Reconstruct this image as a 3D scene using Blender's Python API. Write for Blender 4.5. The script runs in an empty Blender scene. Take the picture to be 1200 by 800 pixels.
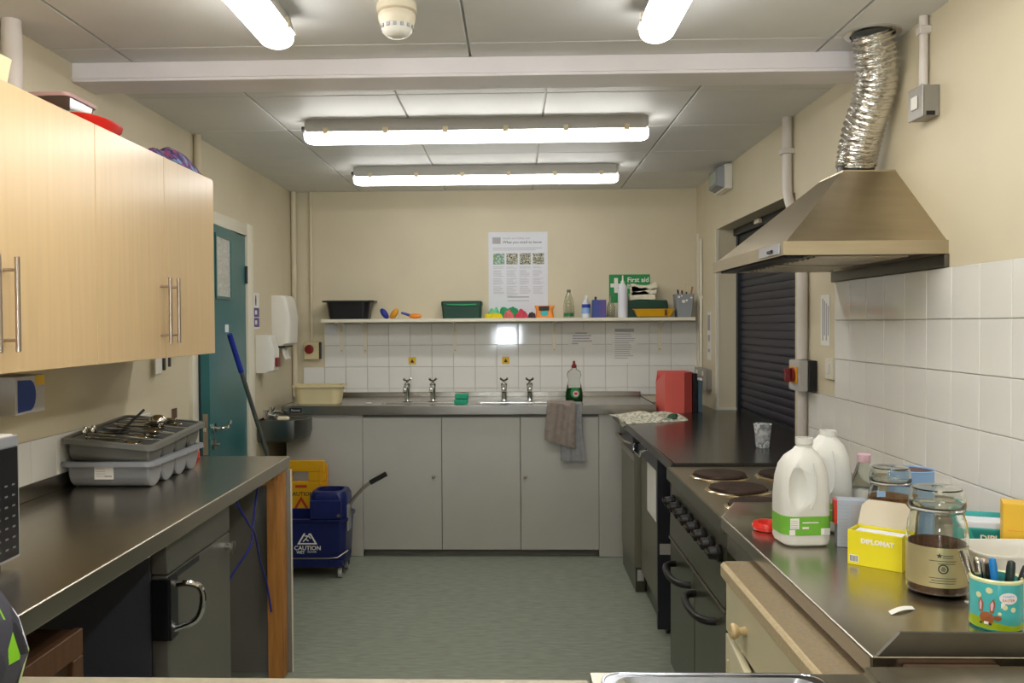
import bpy, bmesh, math, random
from mathutils import Vector, Matrix, Euler

random.seed(7)
scene = bpy.context.scene
COL = scene.collection
R = math.radians

# ------------------------------------------------------------------ camera
F_PX, CX, CY, CAM_H = 1005.0, 573.0, 400.0, 1.45
VPX, VPY, ROLL = 603.0, 379.5, 0.006
_yaw = math.atan((VPX - CX) / F_PX)
_pit = math.atan((CY - VPY) / math.hypot(F_PX, VPX - CX))
_f = Vector((-math.sin(_yaw) * math.cos(_pit), math.cos(_yaw) * math.cos(_pit), -math.sin(_pit)))
_r = _f.cross(Vector((0, 0, 1))).normalized()
_u = _r.cross(_f)
_r2 = _r * math.cos(ROLL) - _u * math.sin(ROLL)
_u2 = _r * math.sin(ROLL) + _u * math.cos(ROLL)
cam_data = bpy.data.cameras.new('camera')
cam = bpy.data.objects.new('camera', cam_data)
COL.objects.link(cam)
cam_data.sensor_fit = 'HORIZONTAL'
cam_data.sensor_width = 36.0
cam_data.lens = F_PX / 1200.0 * 36.0
cam_data.shift_x = (600.0 - CX) / 1200.0
cam_data.clip_start = 0.05
m = Matrix(((_r2.x, _u2.x, -_f.x, 0), (_r2.y, _u2.y, -_f.y, 0), (_r2.z, _u2.z, -_f.z, CAM_H), (0, 0, 0, 1)))
cam.matrix_world = m
scene.camera = cam

# ------------------------------------------------------------------ world, light level
world = bpy.data.worlds.new('world')
scene.world = world
world.use_nodes = True
world.node_tree.nodes['Background'].inputs[0].default_value = (0.8, 0.9, 1.0, 1)
world.node_tree.nodes['Background'].inputs[1].default_value = 0.02
TUBE = 20.0                       # radiance of the fluorescent diffusers
TUBE_COL = (1.0, 0.975, 0.93)
vs = scene.view_settings
vs.view_transform = 'Standard'
vs.look = 'None'
vs.exposure = 0.0
vs.gamma = 1.0
vs.use_curve_mapping = False

# ------------------------------------------------------------------ room sizes (metres)
XL, XR, YB, YF, ZC = -1.55, 1.26, 5.96, -1.70, 2.375
BY = YB - 0.006                   # face of the tiles on the back wall

# ------------------------------------------------------------------ materials
def lin(h):
    h = h.lstrip('#')
    o = []
    for i in (0, 2, 4):
        c = int(h[i:i + 2], 16) / 255.0
        o.append(c / 12.92 if c <= 0.04045 else ((c + 0.055) / 1.055) ** 2.4)
    return (o[0], o[1], o[2], 1.0)

def sock(b, *names):
    for n in names:
        if n in b.inputs:
            return b.inputs[n]

def mat(name, col, rough=0.5, metal=0.0, var=0.05, scale=8.0, stretch=(1, 1, 1), bump=0.0,
        bscale=None, spec=None, trans=0.0, ior=1.45, emit=0.0, ecol=None, coat=0.0, alpha=1.0,
        rvar=0.0, sss=0.0):
    """Principled material whose colour, gloss and relief get a little procedural noise."""
    m = bpy.data.materials.new(name)
    m.use_nodes = True
    nt = m.node_tree
    b = nt.nodes['Principled BSDF']
    c = lin(col)
    tc = nt.nodes.new('ShaderNodeTexCoord')
    mp = nt.nodes.new('ShaderNodeMapping')
    mp.inputs['Scale'].default_value = stretch
    nt.links.new(tc.outputs['Object'], mp.inputs['Vector'])
    nz = nt.nodes.new('ShaderNodeTexNoise')
    nz.inputs['Scale'].default_value = scale
    nz.inputs['Detail'].default_value = 4.0
    nt.links.new(mp.outputs['Vector'], nz.inputs['Vector'])
    if var > 0:
        rp = nt.nodes.new('ShaderNodeValToRGB')
        rp.color_ramp.elements[0].position = 0.3
        rp.color_ramp.elements[1].position = 0.7
        rp.color_ramp.elements[0].color = tuple(max(0, v * (1 - var)) for v in c[:3]) + (1,)
        rp.color_ramp.elements[1].color = tuple(min(1, v * (1 + var)) for v in c[:3]) + (1,)
        nt.links.new(nz.outputs['Fac'], rp.inputs['Fac'])
        nt.links.new(rp.outputs['Color'], b.inputs['Base Color'])
    else:
        b.inputs['Base Color'].default_value = c
    b.inputs['Roughness'].default_value = rough
    if rvar > 0:
        mr = nt.nodes.new('ShaderNodeMapRange')
        mr.inputs['To Min'].default_value = max(0, rough - rvar)
        mr.inputs['To Max'].default_value = rough + rvar
        nt.links.new(nz.outputs['Fac'], mr.inputs['Value'])
        nt.links.new(mr.outputs['Result'], b.inputs['Roughness'])
    b.inputs['Metallic'].default_value = metal
    if spec is not None:
        sock(b, 'Specular IOR Level', 'Specular').default_value = spec
    if trans > 0:
        sock(b, 'Transmission Weight', 'Transmission').default_value = trans
    b.inputs['IOR'].default_value = ior
    if coat > 0:
        sock(b, 'Coat Weight', 'Coat').default_value = coat
    if sss > 0:
        sock(b, 'Subsurface Weight').default_value = sss
        sock(b, 'Subsurface Radius').default_value = (0.02, 0.02, 0.015)
    b.inputs['Alpha'].default_value = alpha
    if emit > 0:
        sock(b, 'Emission Color', 'Emission').default_value = ecol if ecol else c
        b.inputs['Emission Strength'].default_value = emit
    if bump > 0:
        n2 = nt.nodes.new('ShaderNodeTexNoise')
        n2.inputs['Scale'].default_value = bscale or scale * 3
        n2.inputs['Detail'].default_value = 6.0
        nt.links.new(mp.outputs['Vector'], n2.inputs['Vector'])
        bp = nt.nodes.new('ShaderNodeBump')
        bp.inputs['Strength'].default_value = bump
        bp.inputs['Distance'].default_value = 0.003
        nt.links.new(n2.outputs['Fac'], bp.inputs['Height'])
        nt.links.new(bp.outputs['Normal'], b.inputs['Normal'])
    return m

def patch_mat(name, cols, scale=12.0, rough=0.8, stretch=(1, 1, 1), kind='voronoi', bump=0.2):
    """Cloth or print broken into random patches of several colours."""
    m = bpy.data.materials.new(name)
    m.use_nodes = True
    nt = m.node_tree
    b = nt.nodes['Principled BSDF']
    b.inputs['Roughness'].default_value = rough
    tc = nt.nodes.new('ShaderNodeTexCoord')
    mp = nt.nodes.new('ShaderNodeMapping')
    mp.inputs['Scale'].default_value = stretch
    nt.links.new(tc.outputs['Object'], mp.inputs['Vector'])
    if kind == 'voronoi':
        v = nt.nodes.new('ShaderNodeTexVoronoi')
        v.inputs['Scale'].default_value = scale
        nt.links.new(mp.outputs['Vector'], v.inputs['Vector'])
        sp = nt.nodes.new('ShaderNodeSeparateColor')
        nt.links.new(v.outputs['Color'], sp.inputs[0])
        fac = sp.outputs[0]
    else:
        v = nt.nodes.new('ShaderNodeTexNoise')
        v.inputs['Scale'].default_value = scale
        v.inputs['Detail'].default_value = 3
        nt.links.new(mp.outputs['Vector'], v.inputs['Vector'])
        mr = nt.nodes.new('ShaderNodeMapRange')
        mr.inputs['From Min'].default_value = 0.3
        mr.inputs['From Max'].default_value = 0.7
        nt.links.new(v.outputs['Fac'], mr.inputs['Value'])
        fac = mr.outputs['Result']
    rp = nt.nodes.new('ShaderNodeValToRGB')
    rp.color_ramp.interpolation = 'CONSTANT'
    n = len(cols)
    el = rp.color_ramp.elements
    el[0].position = 0.0
    el[0].color = lin(cols[0])
    el[1].position = 1.0 / n
    el[1].color = lin(cols[1])
    for i in range(2, n):
        e = el.new(i / n)
        e.color = lin(cols[i])
    nt.links.new(fac, rp.inputs['Fac'])
    nt.links.new(rp.outputs['Color'], b.inputs['Base Color'])
    if bump > 0:
        n2 = nt.nodes.new('ShaderNodeTexNoise')
        n2.inputs['Scale'].default_value = 250
        nt.links.new(tc.outputs['Object'], n2.inputs['Vector'])
        bp = nt.nodes.new('ShaderNodeBump')
        bp.inputs['Strength'].default_value = bump
        bp.inputs['Distance'].default_value = 0.002
        nt.links.new(n2.outputs['Fac'], bp.inputs['Height'])
        nt.links.new(bp.outputs['Normal'], b.inputs['Normal'])
    return m

M = {}
M['wall'] = mat('cream_paint', 'd3c9ae', 0.55, var=0.03, scale=3, bump=0.08, bscale=120)
M['corridor'] = mat('corridor_paint', '6f7a70', 0.7)
M['ceiling'] = mat('ceiling_panel_vinyl', 'dcdcda', 0.55, var=0.025, scale=6, bump=0.05, bscale=90)
M['tbar'] = mat('ceiling_grid_paint', 'cfccc6', 0.5)
M['beam'] = mat('beam_gloss_paint', 'ece8ec', 0.4, var=0.02)
M['floor'] = mat('vinyl_floor', '868c7e', 0.42, var=0.20, scale=14, stretch=(1, 4, 1), bump=0.05, bscale=60, rvar=0.06)
M['tile'] = mat('white_glazed_tile', 'e4e3de', 0.06, var=0.015, scale=4, spec=0.55)
M['grout'] = mat('tile_grout', 'b3ada2', 0.9, var=0.1, scale=40)
M['white'] = mat('white_gloss_paint', 'e2dcca', 0.35, var=0.02)
M['plastic_w'] = mat('white_plastic', 'e4e1d8', 0.35, var=0.02)
M['conduit'] = mat('conduit_plastic', 'd9d2cc', 0.4, var=0.02)
M['teal'] = mat('teal_door_paint', '2b6a6e', 0.3, var=0.06, scale=5)
M['birch'] = mat('birch_laminate', 'd0b386', 0.29, var=0.045, scale=7, stretch=(7, 7, 0.35), rvar=0.02)
M['birch_in'] = mat('birch_carcass', 'c9a970', 0.5, var=0.05, scale=8, stretch=(6, 6, 0.5))
M['steel'] = mat('brushed_steel', 'b5b0a6', 0.30, metal=1.0, var=0.08, scale=5, stretch=(2, 14, 2), bump=0.05, bscale=70, rvar=0.07)
M['steel_top'] = mat('worktop_steel', 'bcb5a8', 0.25, metal=1.0, var=0.05, scale=5, stretch=(9, 1.4, 3), bump=0.0, rvar=0.03)
M['steel_b'] = mat('sink_steel', 'a8a49c', 0.24, metal=1.0, var=0.06, scale=6, stretch=(1, 12, 2), bump=0.04, bscale=60, rvar=0.06)
M['hood'] = mat('hood_steel', 'b8ac95', 0.34, metal=1.0, var=0.06, scale=3, stretch=(2, 2, 14), bump=0.03, bscale=60, rvar=0.06)
M['hood2'] = mat('hood_inner_steel', '6e6a62', 0.4, metal=1.0, var=0.1)
M['door_foil'] = mat('crumpled_foil', 'd9dcdd', 0.32, metal=0.6, var=0.25, scale=60, bump=1.0, bscale=90)
M['foil'] = mat('aluminium_foil', 'e6e4e0', 0.16, metal=1.0, var=0.04, scale=20, bump=0.9, bscale=45)
M['chrome'] = mat('chrome', 'd6d6d6', 0.08, metal=1.0, var=0.02)
M['satin'] = mat('satin_nickel', 'b3a79c', 0.3, metal=1.0, var=0.03)
M['black'] = mat('black_plastic', '16161a', 0.35, var=0.1)
M['dark'] = mat('dark_grey_plastic', '2d2e33', 0.4, var=0.08)
M['shutter'] = mat('navy_shutter_paint', '2a2b38', 0.42, metal=0.0, var=0.08, scale=12)
M['shut_frame'] = mat('shutter_guide_paint', '1d2229', 0.4, var=0.1)
M['grey_door'] = mat('grey_laminate', 'b4b2aa', 0.45, var=0.02, scale=5)
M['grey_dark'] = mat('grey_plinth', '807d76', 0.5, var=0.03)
M['blacktop'] = mat('black_laminate', '2b2825', 0.2, var=0.12, scale=60, rvar=0.04, spec=0.5)
M['appliance'] = mat('appliance_steel_paint', '7d7a6a', 0.35, metal=0.35, var=0.05, scale=4)
M['appl_dark'] = mat('appliance_black', '2f3038', 0.3, var=0.06)
M['cooker'] = mat('cooker_dark_steel', '6d6b5e', 0.3, metal=0.85, var=0.08, scale=5, rvar=0.06)
M['cooker_front'] = mat('cooker_front_enamel', '4c4d40', 0.28, metal=0.25, var=0.05)
M['hob'] = mat('hob_steel', 'a39a86', 0.33, metal=0.95, var=0.08, scale=6, rvar=0.05)
M['ring'] = mat('hotplate_iron', '3b2a22', 0.5, metal=0.4, var=0.3, scale=30)
M['rim'] = mat('hotplate_rim', 'd8c9a8', 0.16, metal=1.0, var=0.05)
M['cream'] = mat('cream_cabinet_paint', 'd0c9aa', 0.4, var=0.02)
M['lam'] = mat('stone_laminate', '8b7b61', 0.38, var=0.16, scale=120, rvar=0.05)  # darkened for the shade beside the steel worktop lip
M['lamedge'] = mat('stone_laminate_edge', 'bba988', 0.35, var=0.10, scale=120)
M['foretop'] = mat('beige_laminate', 'a39a86', 0.4, var=0.08, scale=40)
M['knobwood'] = mat('beech_knob', 'd3bb8c', 0.4, var=0.08, scale=20, stretch=(4, 1, 1))
M['pine'] = mat('pine_post', 'b27a3e', 0.5, var=0.22, scale=10, stretch=(6, 6, 0.5), bump=0.1)
M['wood_dk'] = mat('brown_wood', '60412a', 0.5, var=0.2, scale=9, stretch=(6, 6, 0.6), bump=0.08)
M['wood_dk2'] = mat('brown_wood_panel', '432d1c', 0.5, var=0.2, scale=9, stretch=(6, 6, 0.6))
M['silver_door'] = mat('silver_fridge_door', '78766e', 0.4, metal=0.5, var=0.03)
M['silver_top'] = mat('silver_fridge_trim', 'a9aab0', 0.4, metal=0.4, var=0.03)
M['fridge_side'] = mat('fridge_side', '4a4b55', 0.5, var=0.05)
M['tray_l'] = mat('light_grey_plastic', '8d9096', 0.4, var=0.03)
M['tray_d'] = mat('dark_grey_tray_plastic', '6c6c67', 0.4, var=0.04)
M['diffuser'] = mat('lit_diffuser', 'ffffff', 0.4, var=0.0, emit=TUBE, ecol=TUBE_COL + (1,))
M['diffuser_old'] = mat('lit_diffuser_aged_tube', 'ffffff', 0.4, var=0.0, emit=TUBE * 0.72, ecol=TUBE_COL + (1,))  # weaker output, set to darken the sink end
M['lamp_body'] = mat('lamp_housing', 'b5b2ab', 0.45, var=0.03)
M['clip'] = mat('lamp_clip', 'd9c9a9', 0.4)
M['glass'] = mat('clear_glass', 'f4f6f0', 0.02, var=0.0, trans=1.0, ior=1.46)
M['pet'] = mat('clear_plastic', 'eef2ee', 0.06, var=0.0, trans=1.0, ior=1.2)
M['milk'] = mat('milk_bottle_plastic', 'd3d2cc', 0.4, var=0.02, sss=0.15)
M['green_lab'] = mat('green_label', '6fae3c', 0.45, var=0.06, scale=30)
M['paper'] = mat('white_paper', 'e8e6e0', 0.7, var=0.02)
M['paper_b'] = mat('bluish_paper', 'dfe2ea', 0.6, var=0.02)
M['ink'] = mat('black_ink', '2a2a2c', 0.6)
M['ink_g'] = mat('grey_ink', 'a9a8ae', 0.6)
M['ink_d'] = mat('dim_grey_print', '77777c', 0.6)
M['ink_p'] = mat('pale_grey_ink', 'c2c2c8', 0.6)
M['ink_w'] = mat('white_ink', 'ece9e2', 0.6)
M['ink_r'] = mat('red_ink', 'b3392b', 0.6)
M['red'] = mat('red_plastic', 'd22a22', 0.25, var=0.04)
M['red_dk'] = mat('dark_red_plastic', '7d1c1a', 0.35)
M['coral'] = mat('coral_plastic', 'e0645a', 0.38, var=0.03)
M['yellow'] = mat('yellow_plastic', 'dba516', 0.35, var=0.05)
M['yellow_s'] = mat('yellow_sticker', 'd9b02a', 0.5)
M['orange'] = mat('orange_plastic', 'e88a2a', 0.4, var=0.04)
M['amber'] = mat('amber_plastic', 'dd9a25', 0.4, var=0.04)
M['navy'] = mat('navy_plastic', '16205a', 0.32, var=0.05)
M['blue'] = mat('blue_plastic', '27379a', 0.35, var=0.05)
M['blue_box'] = mat('blue_card', '3f4f96', 0.5, var=0.05)
M['blue_s'] = mat('blue_sticker', '1b3a86', 0.4, var=0.04)
M['cable'] = mat('blue_cable', '2b2f8a', 0.4)
M['cream_p'] = mat('cream_plastic', 'd8cba0', 0.38, var=0.03)
M['green_sp'] = mat('green_sponge', '2fa07c', 0.9, var=0.15, scale=60, bump=0.4, bscale=200)
M['green_sign'] = mat('green_sign', '1f8a45', 0.4, var=0.02)
M['green_dk'] = mat('dark_green_plastic', '14402f', 0.4, var=0.06)
M['green_br'] = mat('bright_green_cloth', '2c9a63', 0.7, var=0.1)
M['liquid'] = mat('green_liquid', '0c4a22', 0.1, var=0.02, spec=0.6)
M['purple'] = mat('purple_sign', '5a4d8e', 0.5)
M['pole'] = mat('grey_pole', '6d716c', 0.4, metal=0.6)
M['towel'] = mat('taupe_towel', '8d8178', 0.95, var=0.12, scale=40, bump=0.5, bscale=300)
M['towel2'] = mat('grey_towel', '8f8f90', 0.95, var=0.12, scale=40, bump=0.5, bscale=300)
M['teatowel'] = patch_mat('speckled_tea_towel', ['d8d2c2', 'cfc7b2', 'a8a294', 'd9d4c6', '8f9a80', 'd6cfbd'], 90, 0.9)
M['teatowel_g'] = mat('green_towel_stripe', '2f5a40', 0.9, var=0.1)
M['cupprint'] = patch_mat('grey_print_cup', ['d8dadc', 'b8bdc2', '8d949b', 'e2e2e2', '9fb0bd'], 20, 0.5, kind='noise', bump=0)
M['bagprint'] = patch_mat('patterned_bag_cloth', ['3c3c48', 'dcdcee', '3f3f4a', '1c1c22', 'b9cf9b', '46464f', '3c3c48', 'dcdcee', '7fc21a', '33333c'], 34, 0.8, (1, 1, 0.6))
for _n in M['bagprint'].node_tree.nodes:
    if _n.type == 'MAPPING':
        _n.inputs['Location'].default_value = (2.7, 1.3, 5.1)
M['fabprint'] = patch_mat('purple_blue_print', ['6a3f7c', '3a3a78', 'b24a6a', '7fa3cf', '8a5aa0', '27305e'], 55, 0.7)
M['brown'] = mat('coffee_granules', '5a3620', 0.85, var=0.35, scale=140, bump=0.5, bscale=250)
M['biscuit'] = mat('brown_biscuit', '8a5a2a', 0.8, var=0.35, scale=60, bump=0.4, bscale=120)
M['coffee_lab'] = mat('gold_foil_label', 'b9ad82', 0.35, metal=0.45, var=0.15, scale=6)
M['ybox'] = mat('yellow_card', 'e6d822', 0.45, var=0.03)
M['ycard'] = mat('amber_card', 'e6b72a', 0.45, var=0.05, scale=10)
M['teal_p'] = mat('turquoise_card', '3fb0ac', 0.4, var=0.04)
M['teal_d'] = mat('deep_turquoise_print', '1f8a8a', 0.4)
M['card_in'] = mat('card_inside', 'c9bfa9', 0.7, var=0.04)
M['bliser'] = mat('grey_blue_carton', 'a6aebd', 0.5, var=0.05, scale=30)
M['mug'] = mat('mug_turquoise_glaze', '4fb3b5', 0.2, var=0.12, scale=12)
M['mug_rim'] = mat('mug_cream_glaze', 'd8dcaa', 0.2)
M['grass'] = mat('mug_grass_glaze', '9bb51e', 0.25, var=0.15, scale=20)
M['bunny'] = mat('mug_brown_glaze', '9a5a33', 0.3, var=0.08)
M['pink'] = mat('pink_plastic', 'd9b3bd', 0.4)
M['pinkcloth'] = mat('pink_cloth', 'd8706f', 0.9, var=0.15, scale=40, bump=0.4)
M['redcloth'] = mat('rose_cloth', 'c9475a', 0.9, var=0.15, scale=40, bump=0.4)
M['mintcloth'] = mat('mint_cloth', '74c79a', 0.9, var=0.15, scale=40, bump=0.4)
M['yelcloth'] = mat('yellow_cloth', 'dcc81e', 0.9, var=0.15, scale=40, bump=0.4)
M['charcloth'] = mat('charcoal_cloth', '4a3f40', 0.9, var=0.15, scale=40, bump=0.4)
M['whitecloth'] = mat('white_cloth', 'e6e0cc', 0.9, var=0.06, scale=30, bump=0.5, bscale=150)
M['photo_sky'] = mat('landscape_print', '9fb8b0', 0.6, var=0.3, scale=25)
M['photo_dk'] = patch_mat('small_photo_print', ['4f4f3f', '8a8a72', 'c9c9b8', '3a3a30', 'a3a38a'], 60, 0.6, kind='noise', bump=0)
M['photo_gr'] = patch_mat('green_photo_print', ['b9cf9a', '9fc3c9', '7f9a5a', '6a8fa8', 'd0d6c0'], 50, 0.6, kind='noise', bump=0)
M['grey_pot'] = mat('grey_bucket_plastic', '8f959a', 0.45, var=0.04)
M['isol'] = mat('isolator_grey', 'b5b2ae', 0.4, var=0.03)
M['steelbox'] = mat('metalclad_grey', '97938c', 0.4, metal=0.3, var=0.05)
M['cutlery'] = mat('cutlery_steel', 'c9c5bc', 0.14, metal=1.0, var=0.03)
M['soap'] = mat('soap_bar', 'e6d8b8', 0.5)
M['smoke'] = mat('detector_cream', 'd9cfb8', 0.4)
M['sky_pane'] = mat('daylit_pane', 'dfe8ff', 0.3, var=0.0, emit=75.0, ecol=(0.85, 0.92, 1.0, 1))  # added emitter: front fill and a bright reflection in one tile
M['rubber'] = mat('black_rubber', '100d0d', 0.45)
M['pvcblue'] = mat('light_blue_tin', '8fb3dd', 0.35)
M['choc'] = mat('dark_red_brown', '4a1a10', 0.4)
M['batten'] = mat('brown_batten', '5f4636', 0.6, var=0.2, scale=20)

# ------------------------------------------------------------------ mesh helpers
def rr(cx, cy, w, d, r, z, n=4):
    """rounded rectangle ring of points in the plane z"""
    r = max(0.0005, min(r, w / 2 - 1e-4, d / 2 - 1e-4))
    pts = []
    for (sx, sy, a0) in ((1, 1, 0), (-1, 1, 90), (-1, -1, 180), (1, -1, 270)):
        for k in range(n + 1):
            a = R(a0 + 90.0 * k / n)
            pts.append((cx + sx * (w / 2 - r) + r * math.cos(a), cy + sy * (d / 2 - r) + r * math.sin(a), z))
    return pts

class MB:
    def __init__(self):
        self.bm = bmesh.new()

    def _face(self, vs):
        try:
            return self.bm.faces.new(vs)
        except ValueError:
            return None

    def box(self, x0, x1, y0, y1, z0, z1, bev=0.0, seg=2):
        v = [self.bm.verts.new(p) for p in ((x0, y0, z0), (x1, y0, z0), (x1, y1, z0), (x0, y1, z0),
                                            (x0, y0, z1), (x1, y0, z1), (x1, y1, z1), (x0, y1, z1))]
        fs = [self._face([v[i] for i in q]) for q in ((3, 2, 1, 0), (4, 5, 6, 7), (0, 1, 5, 4), (1, 2, 6, 5), (2, 3, 7, 6), (3, 0, 4, 7))]
        if bev > 0:
            es = list({e for f in fs for e in f.edges})
            bmesh.ops.bevel(self.bm, geom=es, offset=bev, segments=seg, affect='EDGES', profile=0.5)
        return self

    def loft(self, rings, cap0=True, cap1=True, closed=True):
        vr = [[self.bm.verts.new(p) for p in r] for r in rings]
        n = len(vr[0])
        for a, b in zip(vr[:-1], vr[1:]):
            for i in range(n if closed else n - 1):
                j = (i + 1) % n
                self._face([a[i], a[j], b[j], b[i]])
        if cap0:
            self._face(list(reversed(vr[0])))
        if cap1:
            self._face(vr[-1])
        return self

    def cyl(self, c0, c1, r0, r1=None, seg=16, cap=True):
        r1 = r0 if r1 is None else r1
        a, b = Vector(c0), Vector(c1)
        d = (b - a).normalized()
        up = Vector((0, 0, 1)) if abs(d.z) < 0.9 else Vector((1, 0, 0))
        u = d.cross(up).normalized()
        w = u.cross(d)                      # winding: outward faces
        rings = []
        for c, r in ((a, r0), (b, r1)):
            rings.append([tuple(c + (u * math.cos(2 * math.pi * k / seg) - w * math.sin(2 * math.pi * k / seg)) * r) for k in range(seg)])
        return self.loft(rings, cap, cap)

    def tube(self, pts, r, seg=8, cap=True, smooth=0):
        P = [Vector(p) for p in pts]
        if smooth:
            Q = []
            n = len(P)
            for i in range(n - 1):
                p0, p1, p2, p3 = P[max(i - 1, 0)], P[i], P[i + 1], P[min(i + 2, n - 1)]
                for k in range(smooth):
                    t = k / smooth
                    Q.append(0.5 * ((2 * p1) + (p2 - p0) * t + (2 * p0 - 5 * p1 + 4 * p2 - p3) * t * t + (3 * p1 - p0 - 3 * p2 + p3) * t ** 3))
            Q.append(P[-1])
            P = Q
        rs = r if isinstance(r, (list, tuple)) else [r] * len(P)
        if len(rs) != len(P):
            rs = [rs[min(len(rs) - 1, int(i * len(rs) / len(P)))] for i in range(len(P))]
        rings = []
        u = None
        for i, p in enumerate(P):
            d = (P[min(i + 1, len(P) - 1)] - P[max(i - 1, 0)]).normalized()
            if u is None:
                up = Vector((0, 0, 1)) if abs(d.z) < 0.9 else Vector((1, 0, 0))
                u = d.cross(up).normalized()
            else:
                u = (u - d * u.dot(d)).normalized()
            w = u.cross(d)
            rings.append([tuple(p + (u * math.cos(2 * math.pi * k / seg) - w * math.sin(2 * math.pi * k / seg)) * rs[i]) for k in range(seg)])
        return self.loft(rings, cap, cap)

    def lathe(self, prof, cx=0.0, cy=0.0, z0=0.0, seg=28, cap0=True, cap1=True):
        rings = [[(cx + r * math.cos(2 * math.pi * k / seg), cy + r * math.sin(2 * math.pi * k / seg), z0 + z) for k in range(seg)] for r, z in prof]
        return self.loft(rings, cap0, cap1)

    def prism(self, poly, axis, a0, a1):
        """poly: 2-D outline; axis 'x' -> (y,z), 'y' -> (x,z), 'z' -> (x,y)"""
        def P(p, a):
            return {'x': (a, p[0], p[1]), 'y': (p[0], a, p[1]), 'z': (p[0], p[1], a)}[axis]
        self.loft([[P(p, a0) for p in poly], [P(p, a1) for p in poly]])
        return self

    def grid(self, fn, nu, nv, thick=0.0):
        vs = [[self.bm.verts.new(fn(i / nu, j / nv)) for j in range(nv + 1)] for i in range(nu + 1)]
        fs = []
        for i in range(nu):
            for j in range(nv):
                fs.append(self._face([vs[i][j], vs[i + 1][j], vs[i + 1][j + 1], vs[i][j + 1]]))
        if thick:
            self.bm.normal_update()
            bmesh.ops.solidify(self.bm, geom=[f for f in fs if f], thickness=thick)
        return self

    def poly(self, pts):
        self._face([self.bm.verts.new(p) for p in pts])
        return self

    def sphere(self, c, rx, ry=None, rz=None, seg=16, rings=10):
        ry = rx if ry is None else ry
        rz = rx if rz is None else rz
        prof = []
        for k in range(1, rings):
            a = -math.pi / 2 + math.pi * k / rings
            prof.append([(c[0] + rx * math.cos(a) * math.cos(2 * math.pi * j / seg), c[1] + ry * math.cos(a) * math.sin(2 * math.pi * j / seg), c[2] + rz * math.sin(a)) for j in range(seg)])
        return self.loft(prof)

    def xf(self, mtx):
        self.bm.transform(mtx)
        return self

def off_of(o):
    v = Vector((0, 0, 0))
    while o is not None:
        v += o.location
        o = o.parent
    return v

def mesh_from(mb, name, material, shift=(0, 0, 0), smooth=35):
    bm = mb.bm
    bmesh.ops.recalc_face_normals(bm, faces=bm.faces[:])
    if shift != (0, 0, 0):
        bmesh.ops.translate(bm, verts=bm.verts[:], vec=Vector(shift))
    me = bpy.data.meshes.new(name)
    bm.to_mesh(me)
    bm.free()
    if smooth:
        for p in me.polygons:
            p.use_smooth = True
        me.set_sharp_from_angle(angle=R(smooth))
    ms = material if isinstance(material, (list, tuple)) else [material]
    for x in ms:
        me.materials.append(M[x] if isinstance(x, str) else x)
    return me

def tag(o, label=None, cat=None, group=None, kind=None):
    if label:
        o['label'] = label
    if cat:
        o['category'] = cat
    if group:
        o['group'] = group
    if kind:
        o['kind'] = kind
    return o

def thing(name, label, cat, loc=(0, 0, 0), rot=(0, 0, 0), group=None):
    o = bpy.data.objects.new(name, None)
    o.empty_display_size = 0.05
    COL.objects.link(o)
    o.location = loc
    o.rotation_euler = rot
    return tag(o, label, cat, group)

def weighted(o):
    md = o.modifiers.new('weighted_normals', 'WEIGHTED_NORMAL')
    md.keep_sharp = True
    md.weight = 90

def part(name, mb, material, parent, label=None, world=True, smooth=35, kind=None):
    """mesh child; world=True: the shape is given in room coordinates (parent unrotated)"""
    sh = tuple(-off_of(parent)) if world else (0, 0, 0)
    o = bpy.data.objects.new(name, mesh_from(mb, name, material, sh, smooth))
    COL.objects.link(o)
    if smooth:
        weighted(o)
    o.parent = parent
    if label:
        o['label'] = label
    if kind:
        o['kind'] = kind
    return o

def solo(name, mb, material, label, cat, group=None, smooth=35):
    """a thing that is one mesh; its origin goes to the middle of its base"""
    bb = [v.co for v in mb.bm.verts]
    lo = [min(c[i] for c in bb) for i in range(3)]
    hi = [max(c[i] for c in bb) for i in range(3)]
    base = ((lo[0] + hi[0]) / 2, (lo[1] + hi[1]) / 2, lo[2])
    o = bpy.data.objects.new(name, mesh_from(mb, name, material, tuple(-b for b in base), smooth))
    COL.objects.link(o)
    if smooth:
        weighted(o)
    o.location = base
    return tag(o, label, cat, group)

def struct(name, mb, material, smooth=0, parent=None):
    o = bpy.data.objects.new(name, mesh_from(mb, name, material, (0, 0, 0), smooth))
    COL.objects.link(o)
    o['kind'] = 'structure'
    if parent:
        o.parent = parent
    return o

def inst(name, me, loc, parent, rot=(0, 0, 0)):
    o = bpy.data.objects.new(name, me)
    COL.objects.link(o)
    o.parent = parent
    o.location = Vector(loc) - off_of(parent)
    o.rotation_euler = rot
    return o

def copy_tree(o, parent=None):
    c = o.copy()
    COL.objects.link(c)
    c.parent = parent
    for ch in o.children:
        copy_tree(ch, c)
    return c

ROT_BACK = (R(90), 0, 0)              # print facing the camera end of the room (-y)
ROT_RIGHT = (R(90), 0, R(-90))        # print on something facing -x
ROT_LEFT = (R(90), 0, R(90))          # print on something facing +x
ROT_UP = (0, 0, 0)

def text_mesh(s, size, extrude=0.0004, align='CENTER', bold=0.0):
    cu = bpy.data.curves.new('lettering', 'FONT')
    cu.body = s
    cu.size = size
    cu.extrude = extrude
    cu.align_x = align
    cu.align_y = 'CENTER'
    cu.resolution_u = 2
    cu.offset = bold
    ob = bpy.data.objects.new('lettering', cu)
    COL.objects.link(ob)
    dg = bpy.context.evaluated_depsgraph_get()
    me = bpy.data.meshes.new_from_object(ob.evaluated_get(dg))
    bpy.data.objects.remove(ob)
    bpy.data.curves.remove(cu)
    return me

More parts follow.
